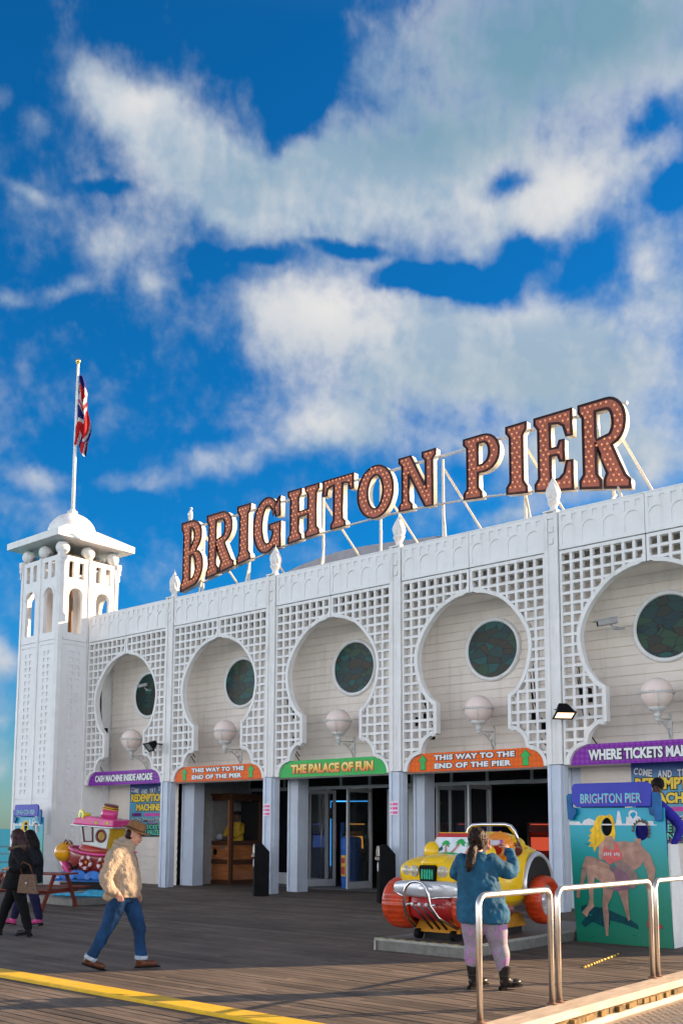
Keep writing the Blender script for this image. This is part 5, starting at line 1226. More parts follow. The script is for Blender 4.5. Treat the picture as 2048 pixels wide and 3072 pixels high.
# cockpit: seat shaped like a tyre, steering dash, roll bar
b = MB(); R0, r0 = .155, .10
for z_ in (1.24,):
    b.grid(lambda u,v: Vector((.36+(R0+(r0+.012*sin(18*2*pi*u))*cos(2*pi*v))*cos(2*pi*u), .16+r0*.9*sin(2*pi*v), z_+.0+(R0+(r0+.012*sin(18*2*pi*u))*cos(2*pi*v))*sin(2*pi*u))), 90, 12, True)
b.build('seat_rim', pm('orange_plastic', (.80,.25,.01), .3, .15, 5, coat=.4), car)
MB().ball((.36,.16,1.24), .16, 20, 12, (1,.35,1)).build('seat_pad', REDF, car)
b = MB(); b.ball((-.22,.16,1.24), .20, 20, 12, (1.1,.4,1.2)); b.build('seat_back', YC, car)
MB().box(-.42,.5,-.25,.10,1.0,1.09).build('cockpit', REDF, car, bevel=.03)
b = MB(); b.tube([(-.30,.30,1.20),(-.28,.28,1.42),(-.24,.27,1.53),(-.17,.27,1.59),(0,.27,1.60),(.40,.27,1.60),(.50,.27,1.575),(.56,.28,1.50),(.62,.30,1.28)], .024, 12); b.build('roll_bar', CHR, car)
b = MB(); b.tube([(.42,.30,1.59),(.55,.62,1.25)], .016, 8); b.tube([(-.15,.30,1.59),(-.2,.62,1.3)], .016, 8); b.build('bar_brace', YC, car)
# spotlight eyes
for x, a in ((.55,.95),(-.52,-.6)):
    M = T(x,.30,1.235) @ RZ(a) @ RX(pi/2+.15); b = MB(); b.lathe([(.095,-.06),(.10,.03),(.085,.05)], 22, M); b.build('side_lamp', pm('side_lamp_rim', (.30,.10,.02), .4), car); MB().lathe([(.08,.03),(.078,.056),(.05,.062),(.002,.064)], 22, M).build('side_lamp_lens', pm('dark_red_lens', (.10,.012,.008), .15, coat=.6), car)
# wheels: tyre + hub with bolts
def wheel(x, y, z, R, wd, ang=0):
    s = thing('wheel', None, None); del_keys(s); s.parent = car; s.location = (x, y, z); s.rotation_euler = (0,0,ang)
    b = MB(); ri = R*.62
    def f(u, v):
        t = 2*pi*v; a = 2*pi*u; lug = (.013*(1 if sin(26*a) > .2 else 0))*max(0, cos(t))
        rr = (R+ri)/2+((R-ri)/2+lug)*cos(t)*1.0; return Vector((wd/2*abs(sin(t))**.7*(1 if sin(t) >= 0 else -1), rr*cos(a), rr*sin(a)))
    b.grid(f, 104, 20, True); b.build('tyre', TYR, s)
    sg = 1 if x > 0 else -1; M = RY(sg*pi/2)
    h = MB(); h.lathe([(ri+.02,-.04),(ri+.02,wd*.18),(ri-.02,wd*.22),(ri-.05,wd*.10),(.07,wd*.08),(.06,wd*.16),(.002,wd*.17)], 32, M); h.build('rim', SILV, s)
    h = MB()
    for i in range(5): h.lathe([(.020,wd*.09),(.020,wd*.16),(.002,wd*.165)], 8, M @ T(.12*cos(i*1.257),.12*sin(i*1.257),0))
    h.build('bolts', CHR, s)
wheel(.70,.80,.50,.345,.27); wheel(-.64,.80,.50,.345,.27); wheel(-.60,-.84,.48,.355,.44,.12); wheel(.60,-.84,.48,.355,.42)
# silver wheel arch and dark well
b = MB(); b.grid(lambda u,v: Vector((.615+.055*sin(pi*v)+(.0), .80+(.40+.07*(v-.5))*cos(-.35+u*3.75)*1.0, .70+(.46+.09*(v-.5))*sin(-.35+u*3.75))), 34, 6); ar = b.build('wheel_arch', SILV, car); ar.modifiers.new('t', 'SOLIDIFY').thickness = .03
b = MB(); b.prism([(.80+.40*cos(t), .70+.46*sin(t)) for t in [-.3+i*3.7/24 for i in range(25)]], .50, .643, 'x'); b.build('wheel_well', DARKG, car)
b = MB(); b.grid(lambda u,v: Vector((-.60-.05*sin(pi*v), .80+(.40+.07*(v-.5))*cos(-.35+u*3.75), .70+(.46+.09*(v-.5))*sin(-.35+u*3.75))), 34, 6); b.build('wheel_arch', SILV, car)
MB().tube([(.60,.66+.02*cos(t*1.3),.62+t*.011) for t in range(20)], .02, 6).tube([(.60+.035*cos(t*1.5),.62+.035*sin(t*1.5),.60+t*.009) for t in range(36)], .008, 5).build('coil_spring', CHR, car)
# chrome bull bar and prongs
b = MB(); b.tube([(-.30,-1.02,.18),(-.24,-1.30,.34),(-.215,-1.38,.50),(-.20,-1.40,.66),(-.17,-1.40,.74),(-.10,-1.40,.80),(0,-1.40,.82),(.10,-1.40,.80),(.17,-1.40,.74),(.20,-1.40,.66),(.215,-1.38,.50),(.28,-1.28,.34),(.42,-1.02,.18)], .021, 12)
b.tube([(-.52,-1.22,.66),(-.20,-1.38,.60)], .015, 8); b.tube([(.21,-1.38,.60),(.62,-1.26,.63)], .015, 8); b.tube([(-.2,-1.36,.5),(-.2,-1.05,.5)], .015, 8); b.tube([(.2,-1.36,.5),(.2,-1.05,.5)], .015, 8)
b.build('bull_bar', CHR, car)
for x in (-.12, 0, .12):
    b = MB(); b.tube([(x,-1.33,.50),(x+.12,-1.02,.16)], .017, 8); b.build('prong', pm('dark_steel', (.12,.10,.10), .3, metal=.9), car); MB().ball((x,-1.335,.505), .024, 10, 7).build('prong_cap', LETW, car)
MB().prism([(-.95,.10),(.85,.10),(.70,.30),(-.82,.30)], -.36, .40, 'x').build('plinth', ORB, car, bevel=.02)
b = MB(); b.lathe([(.07,-.04),(.07,.04)], 18, T(-.30,-.93,.07) @ RY(pi/2)); b.build('caster', BLACK, car); MB().lathe([(.07,-.04),(.07,.04)], 18, T(.3,-.93,.07) @ RY(pi/2)).build('caster', BLACK, car); MB().box(-.3,.34,-.8,.8,.0,.10).build('mechanism', DARKG, car)
# painted palms on the flank and bonnet
for (M_, nm) in ((T(.672,1.22,.98) @ RZ(radians(80)) , 'a'), (T(-.30,-.86,1.175) @ RX(radians(-75)), 'b')):
    e_ = thing('painted_palm', None, None); del_keys(e_); e_.parent = car; e_.matrix_local = M_
    palm(e_, 0, 0, .9 if nm == 'a' else .6, -.012, .04)
    for ch in e_.children:
        sw = ch.modifiers.new('w', 'SHRINKWRAP'); sw.target = body; sw.offset = .006

# ---------------------------------------------------------------- tugboat ride
bt = thing('toy_boat_ride', 'pink and red toy tugboat ride with orange fender bow and pink funnel', 'toy boat', (3.38,-5.02,.17), radians(20)); bt.scale = (.9,.9,.9)
PK = pm('pink_fibreglass', (.62,.05,.22), .25, .1, 4, coat=.5); MRN = pm('maroon_fibreglass', (.25,.03,.025), .3, .2, 4, coat=.4); WHB = pm('pale_cabin', (.62,.66,.62), .35, .06, 4); BRN = pm('brown_rim', (.13,.02,.015), .3, coat=.4); WV = pm('blue_wave', (.02,.16,.52), .3, .35, 5, coat=.4); YB = pm('yellow_interior', (.62,.36,.02), .4); CY = pm('cyan_base', (.04,.38,.62), .4, .35, 6)
tag(MB().box(1.7,4.05,-6.02,-4.15,.002,.155).build('ride_plinth', GRP, bevel=.01), 'low grey metal plinth under the pink toy boat', 'platform')
b = MB(); rings = []
for (x, hw, zt, zb) in ((-.72,.08,1.22,.62),(-.6,.22,1.20,.56),(-.35,.38,1.14,.50),(0,.46,1.07,.48),(.5,.46,1.02,.48),(.85,.42,1.04,.5),(1.05,.28,1.08,.56)):
    rings.append([b.bm.verts.new((x, hw*k, zb+(zt-zb)*t)) for (k, t) in ((-1,1),(-1.04,.85),(-.98,.5),(-.75,.15),(-.4,0),(.4,0),(.75,.15),(.98,.5),(1.04,.85),(1,1))])
for A, C in zip(rings, rings[1:]):
    for k in range(10):
        f = b.bm.faces.new((A[k], A[(k+1)%10], C[(k+1)%10], C[k])); f.smooth = True
for R in (rings[0], rings[-1]): b.bm.faces.new(R)
b.build('hull', MRN, bt)
b = MB(); gun = [(-.74,.0,1.23),(-.6,-.23,1.21),(-.35,-.40,1.15),(0,-.48,1.08),(.5,-.48,1.03),(.85,-.44,1.05),(1.07,-.28,1.09)]; b.tube(interp(gun, 3), .035, 8); b.tube(interp([(x, -y, z) for x, y, z in gun], 3), .035, 8); b.build('gunwale', PK, bt)
MB().ball((-.90,.02,1.08), .265, 26, 18).build('bow_fender', pm('orange_swirl_fender', (.80,.33,.01), .25, .45, 3, coat=.5), bt)
b = MB(); b.tube([(-.92,.05,.86),(-.86,.03,.70),(-.74,.0,.55),(-.62,0,.50)], [.12,.10,.08,.06], 12); b.build('bow_stem', PK, bt)
b = MB(); b.tube([(-.86,-.08,1.34),(-.80,-.1,1.39),(-.72,-.1,1.34),(-.78,-.1,1.28)], .022, 6); b.tube([(-.74,-.05,1.38),(-.66,-.09,1.36),(-.62,-.05,1.28)], .02, 6); b.build('rope_knot', BRN, bt)
b = MB(); b.ball((.05,0,1.12), .42, 24, 14, (1.15,.85,.62)); b.build('foredeck', pm('red_deck', (.42,.05,.03), .3, .12, 4, coat=.4), bt)
# cabin, leaning forward, with openings
b = MB(); cab = [(-.08,1.30),(.62,1.18),(.72,1.80),(-.20,1.82)]
me = shape([cab, [(-.03,1.36),(-.10,1.74),(.20,1.74),(.22,1.34)], [(.46+.115*cos(-t), 1.50+.125*sin(-t)) for t in [i*2*pi/20 for i in range(20)]]], .04)
b.add(me, T(0,-.36,0) @ UP); b.build('cabin_side', WHB, bt); MB().add(me, T(0,.36,0) @ UP).build('cabin_side', WHB, bt)
MB().prism([(.60,1.16),(.64,1.16),(.74,1.80),(.70,1.80)], -.34, .34).build('cabin_back', YB, bt)
MB().box(-.05,.6,.28,.32,1.28,1.78).build('cabin_lining', YB, bt)
b = MB(); b.tube([(-.03,-.39,1.36),(-.10,-.39,1.74),(.14,-.39,1.75),(.20,-.39,1.70),(.22,-.39,1.36)], .026, 8, closed=True); b.build('door_frame', BRN, bt); MB().tube([(.46+.13*cos(t),-.39,1.50+.14*sin(t)) for t in [i*2*pi/24 for i in range(24)]], .034, 8, closed=True).build('porthole_rim', BRN, bt)
MB().tube([(-.12,-.36,1.31),(-.16,0,1.33),(-.12,.36,1.31)], .03, 6).tube([(-.12,-.36,1.31),(.62,-.37,1.18)], .02, 6).build('beading', pm('pale_pink_bead', (.6,.35,.35), .4), bt)
b = MB(); b.prism([(-.36,1.80),(.84,1.72),(.86,1.90),(.1,2.0),(-.30,1.95)], -.45, .45); b.build('cabin_roof', PK, bt, bevel=.03)
b = MB(); b.prism([(-.40,1.765),(.86,1.685),(.86,1.718),(-.38,1.798)], -.48, .48); b.build('roof_edge', SILV, bt, bevel=.01)
for x in (.35,.68): MB().ball((x,-.455,1.835-.03*x), .04, 12, 8, (1,.4,1)).build('roof_stud', pm('lime_stud', (.45,.6,.03), .4), bt)
F_M = T(.38,.05,1.93) @ RY(.18); b = MB(); b.lathe([(.22,0),(.20,.26)], 24, F_M); b.build('funnel', PK, bt); MB().lathe([(.235,.0),(.235,.03)], 24, F_M).lathe([(.21,.24),(.215,.27)], 24, F_M).lathe([(.20,.29),(.20,.31)], 24, F_M).build('funnel_band', pm('gilt_band', (.70,.42,.04), .3), bt); MB().lathe([(.195,.271),(.19,.37),(.15,.38)], 24, F_M).build('funnel_top', BRN, bt)
b = MB(); M = T(-.12,-.36,2.03) @ RX(pi/2) @ RY(-.5); b.lathe([(.05,-.2),(.07,-.05),(.14,.03),(.15,.05),(.12,.06)], 20, M); b.build('horn', pm('lemon_yellow', (.80,.68,.03), .3, coat=.4), bt); MB().lathe([(.10,.055),(.002,.07)], 18, M).build('horn_face', pm('horn_green', (.35,.5,.2), .4), bt)
def buoy(x, z):
    b = MB()
    for k in range(10):
        b.mi = k % 2; b.tube([(x+.145*cos(2*pi*(k+t/4)/10), -.485, z+.145*sin(2*pi*(k+t/4)/10)) for t in range(5)], .045, 8, cap=True)
    b.build('lifebuoy', [MRN, pm('buoy_white', (.72,.55,.55), .4)], bt); MB().ball((x,-.48,z), .045, 10, 7, (1,.4,1)).build('buoy_hub', pm('orange_hub', (.6,.2,.03), .4), bt)
buoy(.10,.84); buoy(.62,.80)
b = MB(); b.tube([(-.45,-.41,.82),(-.30,-.44,.66)], .025, 6); b.tube([(-.42,-.42,.66),(-.22,-.45,.72)], .025, 6); b.tube([(-.25,-.45,.60),(-.15,-.46,.78)], .022, 6); b.build('anchor', BLACK, bt)
b = MB()
for cx_, R in ((-.55,.20),(-.12,.27),(.35,.24),(.80,.20)):
    for k in range(4):
        r = R*(1-.22*k); b.tube([(cx_+r*cos(t), -.50-.018*k, .42+r*.72*sin(t)) for t in [i*pi/10-.1 for i in range(12)]], .045, 8)
b.prism([(-.85,.36),(1.08,.36),(1.02,.50),(-.75,.50)], -.52, .50); b.build('waves', WV, bt)
MB().box(-.45,.65,-.38,.38,.16,.355).build('mechanism', DARKG, bt); b = MB(); b.prism([(-.9,-.005),(1.0,-.005),(.85,.16),(.2,.17),(.05,.08),(-.8,.05)], -.48, .48); b.build('ride_base', CY, bt, bevel=.02)
b = MB()
for i in range(12): b.tube([(.3+.05*i+.03*sin(i*2), -.49, .03+.09*abs(sin(i*1.7))),(.33+.05*i,-.49,.05+.06*abs(sin(i*1.1)))], .008, 5)
b.build('painted_swirl', pm('pale_cyan', (.15,.6,.6), .4), bt)
# ---------------------------------------------------------------- people
SKIN = pm('skin', (.52,.27,.19), .5, .08, 20); SKIND = pm('dark_skin', (.10,.045,.03), .5, .1, 20); EYE = pm('eye_dark', (.02,.012,.01), .3); LIP = pm('lip', (.38,.10,.09), .5)
DEN = pm('blue_denim', (.005,.036,.105), .85, .45, 9, bump=.25, stretch=(1,1,.4)); DEN2 = pm('teal_denim_shirt', (.010,.078,.145), .8, .4, 7, bump=.3)
WOOL = pm('cream_fleece', (.38,.295,.215), .95, .16, 60, bump=.9, detail=6); FELT = pm('brown_felt', (.20,.10,.04), .85, .15, 20)
BROWNL = pm('brown_leather', (.10,.035,.018), .4, .2, 12); BLKL = pm('black_leather', (.018,.015,.014), .3, .3, 20); DHAIR = pm('dark_brown_hair', (.020,.010,.007), .5, .5, 40, stretch=(1,1,.15), bump=.5, spec=.15)
def remesh(b, name, mat, parent, vox=.010, smooth=6, disp=0., dsc=.12):
    me = b.mesh(name)
    o = bpy.data.objects.new(name, me); COL.objects.link(o)
    m = o.modifiers.new('r', 'REMESH'); m.mode = 'VOXEL'; m.voxel_size = vox; m.use_smooth_shade = True
    m2 = o.modifiers.new('s', 'SMOOTH'); m2.factor = .5; m2.iterations = smooth
    if disp:
        tx = bpy.data.textures.new(name, 'CLOUDS'); tx.noise_scale = dsc; tx.noise_depth = 2
        m3 = o.modifiers.new('d', 'DISPLACE'); m3.texture = tx; m3.strength = disp; m3.mid_level = .5
    me2 = eval_mesh(o); me2.materials.clear(); me2.materials.append(mat)
    for p_ in me2.polygons: p_.use_smooth = True
    o2 = link(name, me2, parent); return o2
def limb(b, pts, seg=14):
    """pts: (x,y,z,r)"""
    q = interp(pts, 4); b.tube([p[:3] for p in q], [max(.003, p[3]) for p in q], seg)
    for p in (pts[0], pts[-1]): b.ball(p[:3], p[3], 12, 8)
def trunk(b, rows, seg=24, n=3):
    """rows: (x,y,z,rx,ry,yaw)"""
    q = interp(rows, n); R = []
    for (x, y, z, rx, ry, yw) in q:
        R.append([b.bm.verts.new((x+rx*cos(t)*cos(yw)-ry*sin(t)*sin(yw), y+rx*cos(t)*sin(yw)+ry*sin(t)*cos(yw), z)) for t in [2*pi*k/seg for k in range(seg)]])
    for A, C in zip(R, R[1:]):
        for k in range(seg): b.bm.faces.new((A[k], A[(k+1)%seg], C[(k+1)%seg], C[k]))
    b.bm.faces.new(R[0]); b.bm.faces.new(R[-1])
def hand(b, M, curl=.5, s=1.):
    """palm at origin, fingers along +x, thumb on +y side"""
    def P(x, y, z): return tuple(M @ Vector((x*s, y*s, z*s)))
    b.ball(P(.045,0,0), .036*s, 12, 8, (1,1,1)); 
    for y in (-.026,-.009,.009,.026): b.tube([P(0,y*.7,0),P(.085,y,0)], [.016*s,.012*s], 8)
    for y, L_ in ((-.029,.060),(-.010,.074),(.010,.080),(.029,.070)):
        pts = [P(.080,y,0)]; a = 0; x, z = .080, 0
        for k in range(3):
            a += curl*(.5 if k == 0 else .8); st = L_*(.45,.32,.23)[k]; x += st*cos(a); z -= st*sin(a); pts.append(P(x,y*1.05,z))
        b.tube(pts, [.0095*s,.009*s,.0085*s,.007*s], 8); b.ball(pts[-1], .007*s, 8, 6)
    t = [P(.015,.022,-.004),P(.045,.050,-.016),P(.070,.058,-.028*(1+curl)),P(.088,.052,-.036*(1+curl))]; b.tube(t, [.014*s,.011*s,.010*s,.008*s], 8); b.ball(t[-1], .008*s, 8, 6)
def head(b, M, s=1.):
    """face looks along +x; origin at head centre"""
    def B_(c, r, sc): b.ball(tuple(M @ Vector([q*s for q in c])), r*s, 18, 12, sc, M.to_3x3().to_4x4())
    B_((-.012,0,.025), .095, (1.03,.82,1.05)); B_((.018,0,-.045), .066, (1,.84,1.05)); B_((.058,0,-.088), .027, (1,1.1,.8))     # skull, jaw, chin
    B_((.078,0,.022), .022, (.7,2.0,.5)); B_((.098,0,-.022), .0155, (1.1,.9,1.2)); B_((.088,0,.0), .012, (1,.8,2.0))       # brow, nose
    B_((.082,0,-.058), .013, (.9,1.9,.55)); B_((.060,.035,-.02), .026, (.8,.9,1)); B_((.060,-.035,-.02), .026, (.8,.9,1))
    for sg in (-1,1): B_((-.008,sg*.080,-.005), .024, (.65,.28,1.25))
def face_bits(par, M, s=1.):
    b = MB()
    for sg in (-1,1): b.ball(tuple(M @ Vector((.083*s,sg*.030*s,.006*s))), .0085*s, 10, 7)
    b.build('eyes', EYE, par)
    b = MB()
    for sg in (-1,1): b.tube([tuple(M @ Vector(q)) for q in ((.091*s,sg*.016*s,.028*s),(.088*s,sg*.034*s,.034*s),(.078*s,sg*.05*s,.028*s))], .0045*s, 6)
    b.build('eyebrows', DHAIR, par); MB().tube([tuple(M @ Vector(q)) for q in ((.088*s,-.022*s,-.058*s),(.095*s,0,-.057*s),(.088*s,.022*s,-.058*s))], .0055*s, 6).build('lips', LIP, par)
def shoe(par, M, mat, L_=.28, boot=0., heel=.0):
    b = MB()
    b.ball(tuple(M @ Vector((L_*.70,0,.045))), .048, 14, 9, (1.6,.95,.85), M.to_3x3().to_4x4()); b.ball(tuple(M @ Vector((L_*.38,0,.05))), .046, 14, 9, (1.5,.85,1.1), M.to_3x3().to_4x4()); b.ball(tuple(M @ Vector((.045,0,.055))), .045, 14, 9, (1,.85,1.2), M.to_3x3().to_4x4())
    b.tube([tuple(M @ Vector((.06,0,.06))), tuple(M @ Vector((.055,0,.11+boot)))], [.050,.052+boot*.17], 14)
    o = remesh(b, 'shoe' if not boot else 'boot', mat, par, .008, 4)
    b = MB(); out = [(L_*.5+L_*.56*cos(t)*(1 if cos(t) > 0 else .95), .045*sin(t)*(1.0 if cos(t) > 0 else .8)) for t in [i*2*pi/22 for i in range(22)]]
    b.prism(out, -.004, .016, 'z', M)
    if heel: b.prism([(.0,-.032),(.07,-.032),(.07,.032),(.0,.032)], -.004-heel, .0, 'z', M)
    b.build('sole', BLACK, par); return o

# man in fleece and hat, walking to the right
man = thing('person', 'man in brown trilby, cream fleece and rolled blue jeans walking with hand in pocket', 'person', (12.83,-11.39,0), atan2(.651,.759))
HM = T(.150,.0,1.60) @ RY(.30) @ RZ(-.12)
b = MB(); head(b, HM); limb(b, [(.04,0,1.44,.062),(.085,0,1.50,.058),(.12,0,1.555,.056)])
trunk(b, [(.02,0,.88,.12,.165,0),(.0,0,1.0,.12,.155,0),(-.01,0,1.15,.115,.15,0),(-.01,0,1.32,.12,.18,0),(.0,0,1.41,.10,.17,0),(.03,0,1.46,.06,.07,0)])
for sg, k in ((-1,(( -.01,-.20,1.38,.052),(-.09,-.255,1.12,.042),(.0,-.225,.93,.028))), (1,((.0,.20,1.38,.052),(.10,.25,1.13,.042),(.16,.20,.93,.028)))): limb(b, k)
limb(b, [(.01,-.09,.88,.09),(-.12,-.095,.50,.06),(-.32,-.09,.14,.042)]); limb(b, [(.04,.09,.88,.09),(.215,.085,.50,.06),(.245,.08,.13,.042)])
hand(b, T(-.005,-.235,.955) @ RY(radians(62)) @ RX(radians(80)), .3, 1.0); hand(b, T(.16,.20,.93) @ RY(radians(75)) @ RX(radians(-80)), .3)
remesh(b, 'body', SKIN, man, .0075, 3); face_bits(man, HM)
b = MB(); trunk(b, [(.035,0,.855,.175,.215,0),(.025,0,.95,.215,.235,0),(.02,0,1.08,.215,.235,0),(.0,0,1.22,.205,.24,0),(-.015,0,1.34,.185,.235,0),(-.01,0,1.42,.14,.20,0),(.03,0,1.475,.095,.12,0)])
limb(b, [(-.03,-.185,1.36,.095),(-.10,-.26,1.20,.086),(-.125,-.275,1.07,.078),(-.08,-.26,.98,.070),(-.045,-.245,.945,.062)]); limb(b, [(-.01,.185,1.36,.095),(.06,.27,1.18,.088),(.10,.27,1.06,.078),(.15,.23,.96,.066)])
b.ball((-.10,-.16,.88), .08, 14, 9, (1,.8,.8)); limb(b, [(-.02,0,1.46,.10),(.04,0,1.50,.098),(.085,0,1.475,.088)])
remesh(b, 'fleece', WOOL, man, .010, 5, .045, .10)
b = MB(); b.tube([(.02+.095*cos(t),.098*sin(t),1.50-.33*(.095*cos(t))) for t in [i*2*pi/24 for i in range(24)]], .028, 8, closed=True); remesh(b, 'collar', WOOL, man, .009, 3, .008, .05)
MB().tube([(.165,-.095,1.41),(.205,-.10,1.33),(.225,-.10,1.22)], .006, 6).build('zip', BROWNL, man)
b = MB(); trunk(b, [(.03,0,.80,.135,.165,0),(.03,0,.90,.14,.175,0),(.02,0,.96,.13,.165,0)])
limb(b, [(.0,-.09,.86,.112),(-.06,-.10,.68,.105),(-.135,-.10,.50,.082),(-.225,-.095,.32,.070),(-.305,-.09,.165,.068)], 18); limb(b, [(.07,.09,.86,.112),(.145,.09,.68,.100),(.212,.085,.50,.080),(.232,.08,.32,.072),(.252,.08,.15,.068)], 18)
remesh(b, 'jeans', DEN, man, .010, 3, .035, .09)
CUF = pm('pale_denim_cuff', (.35,.42,.50), .85, .15, 30)
for c, a in (((-.315,-.09,.150), .5), ((.255,.08,.135), .05)):
    MB().lathe([(.074,-.022),(.080,-.02),(.080,.022),(.072,.024)], 20, T(*c) @ RY(a)).build('cuff', CUF, man)
shoe(man, T(-.415,-.09,.075) @ RZ(0) @ RY(.28), BROWNL, .29); shoe(man, T(.185,.08,.012) @ RY(-.05), BROWNL, .29)
# hat
HH = HM @ T(-.012,0,.055)
b = MB(); b.lathe([(.128,0),(.15,.002),(.165,.010),(.163,.014),(.105,.012),(.100,.06),(.092,.105),(.075,.118),(.03,.105),(.002,.10)], 32, HH @ RY(.06) @ SC(1.12,.93,1))
o = b.build('hat', FELT, man); MB().lathe([(.103,.012),(.1055,.014),(.103,.038),(.10,.04)], 32, HH @ RY(.06) @ SC(1.12,.93,1)).build('hat_band', pm('hat_band', (.09,.04,.02), .7), man)
b = MB(); b.ball(tuple(HM @ Vector((-.045,0,.0))), .090, 16, 10, (.85,.95,.98), HM.to_3x3().to_4x4()); remesh(b, 'hair', DHAIR, man, .008, 2, .012, .03)

# woman photographing, seen from behind
wm = thing('person', 'woman with ponytail, denim shirt and floral leggings photographing the yellow car', 'person', (16.96,-9.714,0), atan2(.534,.846))
HW_ = T(-.075,.06,1.575) @ RZ(radians(62)) @ RY(.02)
b = MB(); head(b, HW_, 1.0); limb(b, [(-.09,.0,1.38,.060),(-.085,.03,1.45,.055),(-.08,.05,1.50,.055)])
trunk(b, [(-.04,0,.72,.22,.16,0),(-.05,0,.88,.21,.15,0),(-.07,0,1.05,.17,.13,0),(-.09,0,1.25,.18,.13,0),(-.09,0,1.36,.16,.09,0),(-.09,0,1.42,.06,.06,0)])
limb(b, [(.09,.0,1.34,.06),(.245,.10,1.24,.05),(.27,.26,1.36,.04),(.255,.33,1.47,.026)]); limb(b, [(-.26,.0,1.34,.06),(-.30,.20,1.20,.05),(-.12,.40,1.34,.036),(.0,.45,1.47,.026)])
limb(b, [(-.135,0,.74,.13),(-.145,.02,.47,.085),(-.15,.0,.24,.050),(-.15,0,.17,.040)]); limb(b, [(.075,0,.74,.135),(.12,.02,.47,.088),(.165,.0,.25,.050),(.165,0,.17,.040)])
hand(b, T(.255,.33,1.47) @ RZ(radians(150)) @ RY(radians(-38)) @ RX(radians(30)), .75, .95); hand(b, T(.0,.45,1.47) @ RZ(radians(20)) @ RY(radians(-40)) @ RX(radians(160)), .75, .95)
remesh(b, 'body', SKIN, wm, .0075, 3); face_bits(wm, HW_)
b = MB(); trunk(b, [(-.03,.0,.70,.275,.19,0),(-.035,0,.80,.285,.20,0),(-.05,0,.95,.255,.18,0),(-.075,0,1.10,.225,.165,0),(-.095,0,1.25,.21,.155,0),(-.095,0,1.35,.185,.125,0),(-.09,0,1.42,.10,.085,0)], 30)
limb(b, [(.06,.0,1.34,.095),(.16,.04,1.28,.095),(.255,.10,1.235,.085),(.285,.18,1.29,.072),(.28,.26,1.38,.060),(.262,.31,1.435,.052)]); limb(b, [(-.24,.0,1.34,.095),(-.29,.10,1.26,.088),(-.30,.20,1.20,.08),(-.20,.33,1.28,.066),(-.09,.41,1.36,.052)])
limb(b, [(.16,.0,.76,.09),(.215,.0,.735,.04)])
remesh(b, 'denim_shirt', DEN2, wm, .010, 3, .05, .11)
b = MB(); b.tube([(-.09+.078*cos(t),.01+.07*sin(t),1.435) for t in [i*2*pi/20 for i in range(20)]], .022, 8, closed=True); b.build('shirt_collar', DEN2, wm)
b = MB(); b.lathe([(.058,-.02),(.060,-.018),(.060,.02),(.056,.022)], 18, T(.262,.31,1.437) @ RX(-.75)); b.build('shirt_cuff', DEN2, wm)
lg = bpy.data.materials.new('floral_leggings'); lg.use_nodes = True; nt = lg.node_tree; p = nt.nodes['Principled BSDF']; p.inputs['Roughness'].default_value = .7
tc = nt.nodes.new('ShaderNodeTexCoord'); n1 = nt.nodes.new('ShaderNodeTexNoise'); n1.inputs['Scale'].default_value = 9; n1.inputs['Detail'].default_value = 3; n1.inputs['Distortion'].default_value = 1.2; cr1 = nt.nodes.new('ShaderNodeValToRGB'); e = cr1.color_ramp.elements
e[0].position = .40; e[0].color = (.21,.18,.22,1); e[1].position = .56; e[1].color = (.27,.23,.27,1); k = e.new(.60); k.color = (.30,.11,.36,1); k = e.new(.66); k.color = (.42,.20,.32,1); k = e.new(.70); k.color = (.27,.23,.27,1)
nt.links.new(tc.outputs['Object'], n1.inputs['Vector']); nt.links.new(n1.outputs['Fac'], cr1.inputs[0]); nt.links.new(cr1.outputs[0], p.inputs['Base Color'])
b = MB(); trunk(b, [(-.03,0,.70,.21,.16,0),(-.03,0,.80,.22,.16,0)]); limb(b, [(-.135,0,.74,.138),(-.145,.01,.60,.118),(-.145,.02,.46,.092),(-.155,.0,.36,.088),(-.15,.0,.23,.060)], 18); limb(b, [(.085,0,.74,.142),(.105,.01,.60,.125),(.13,.02,.46,.095),(.155,-.01,.36,.090),(.165,.0,.23,.062)], 18)
remesh(b, 'leggings', lg, wm, .010, 3, .008, .2)
for x, a in ((-.16, .75), (.165, .55)):
    M = T(x-.03,-.03,.03) @ RZ(a); shoe(wm, M, BLKL, .27, .12, .03)
    b = MB(); b.lathe([(.060,-.012),(.064,0),(.060,.012)], 18, M @ T(.055,0,.20)); b.lathe([(.056,-.010),(.060,0),(.056,.010)], 18, M @ T(.055,0,.12)); b.build('boot_strap', BLKL, wm)
b = MB(); b.ball(tuple(HW_ @ Vector((-.025,0,.03))), .108, 20, 14, (1.02,.92,1.02), HW_.to_3x3().to_4x4()); b.ball(tuple(HW_ @ Vector((-.035,0,-.04))), .082, 16, 10, (.9,1.05,1.1), HW_.to_3x3().to_4x4()); b.ball(tuple(HW_ @ Vector((.035,-.062,.02))), .045, 12, 8, (1.1,.6,1.7), HW_.to_3x3().to_4x4())
limb(b, [(-.115,-.02,1.50,.040),(-.135,-.09,1.47,.048),(-.15,-.135,1.40,.056),(-.165,-.155,1.32,.048),(-.185,-.165,1.25,.018)])
remesh(b, 'hair', DHAIR, wm, .0075, 2, .022, .035); MB().tube([(-.135+.036*cos(t),-.085+.02*sin(t),1.475+.036*sin(t)) for t in [i*2*pi/14 for i in range(14)]], .010, 6, closed=True).build('hair_band', BLKL, wm)
ph = tag(MB().box(-.055,.055,-.011,.011,-.032,.032).build('phone', pm('grey_phone', (.40,.38,.42), .25, metal=.3), bevel=.005), 'small grey and purple camera phone held up by the woman in denim', 'phone'); ph.matrix_world = T(16.96,-9.714,0) @ RZ(atan2(.534,.846)) @ T(.105,.41,1.545)
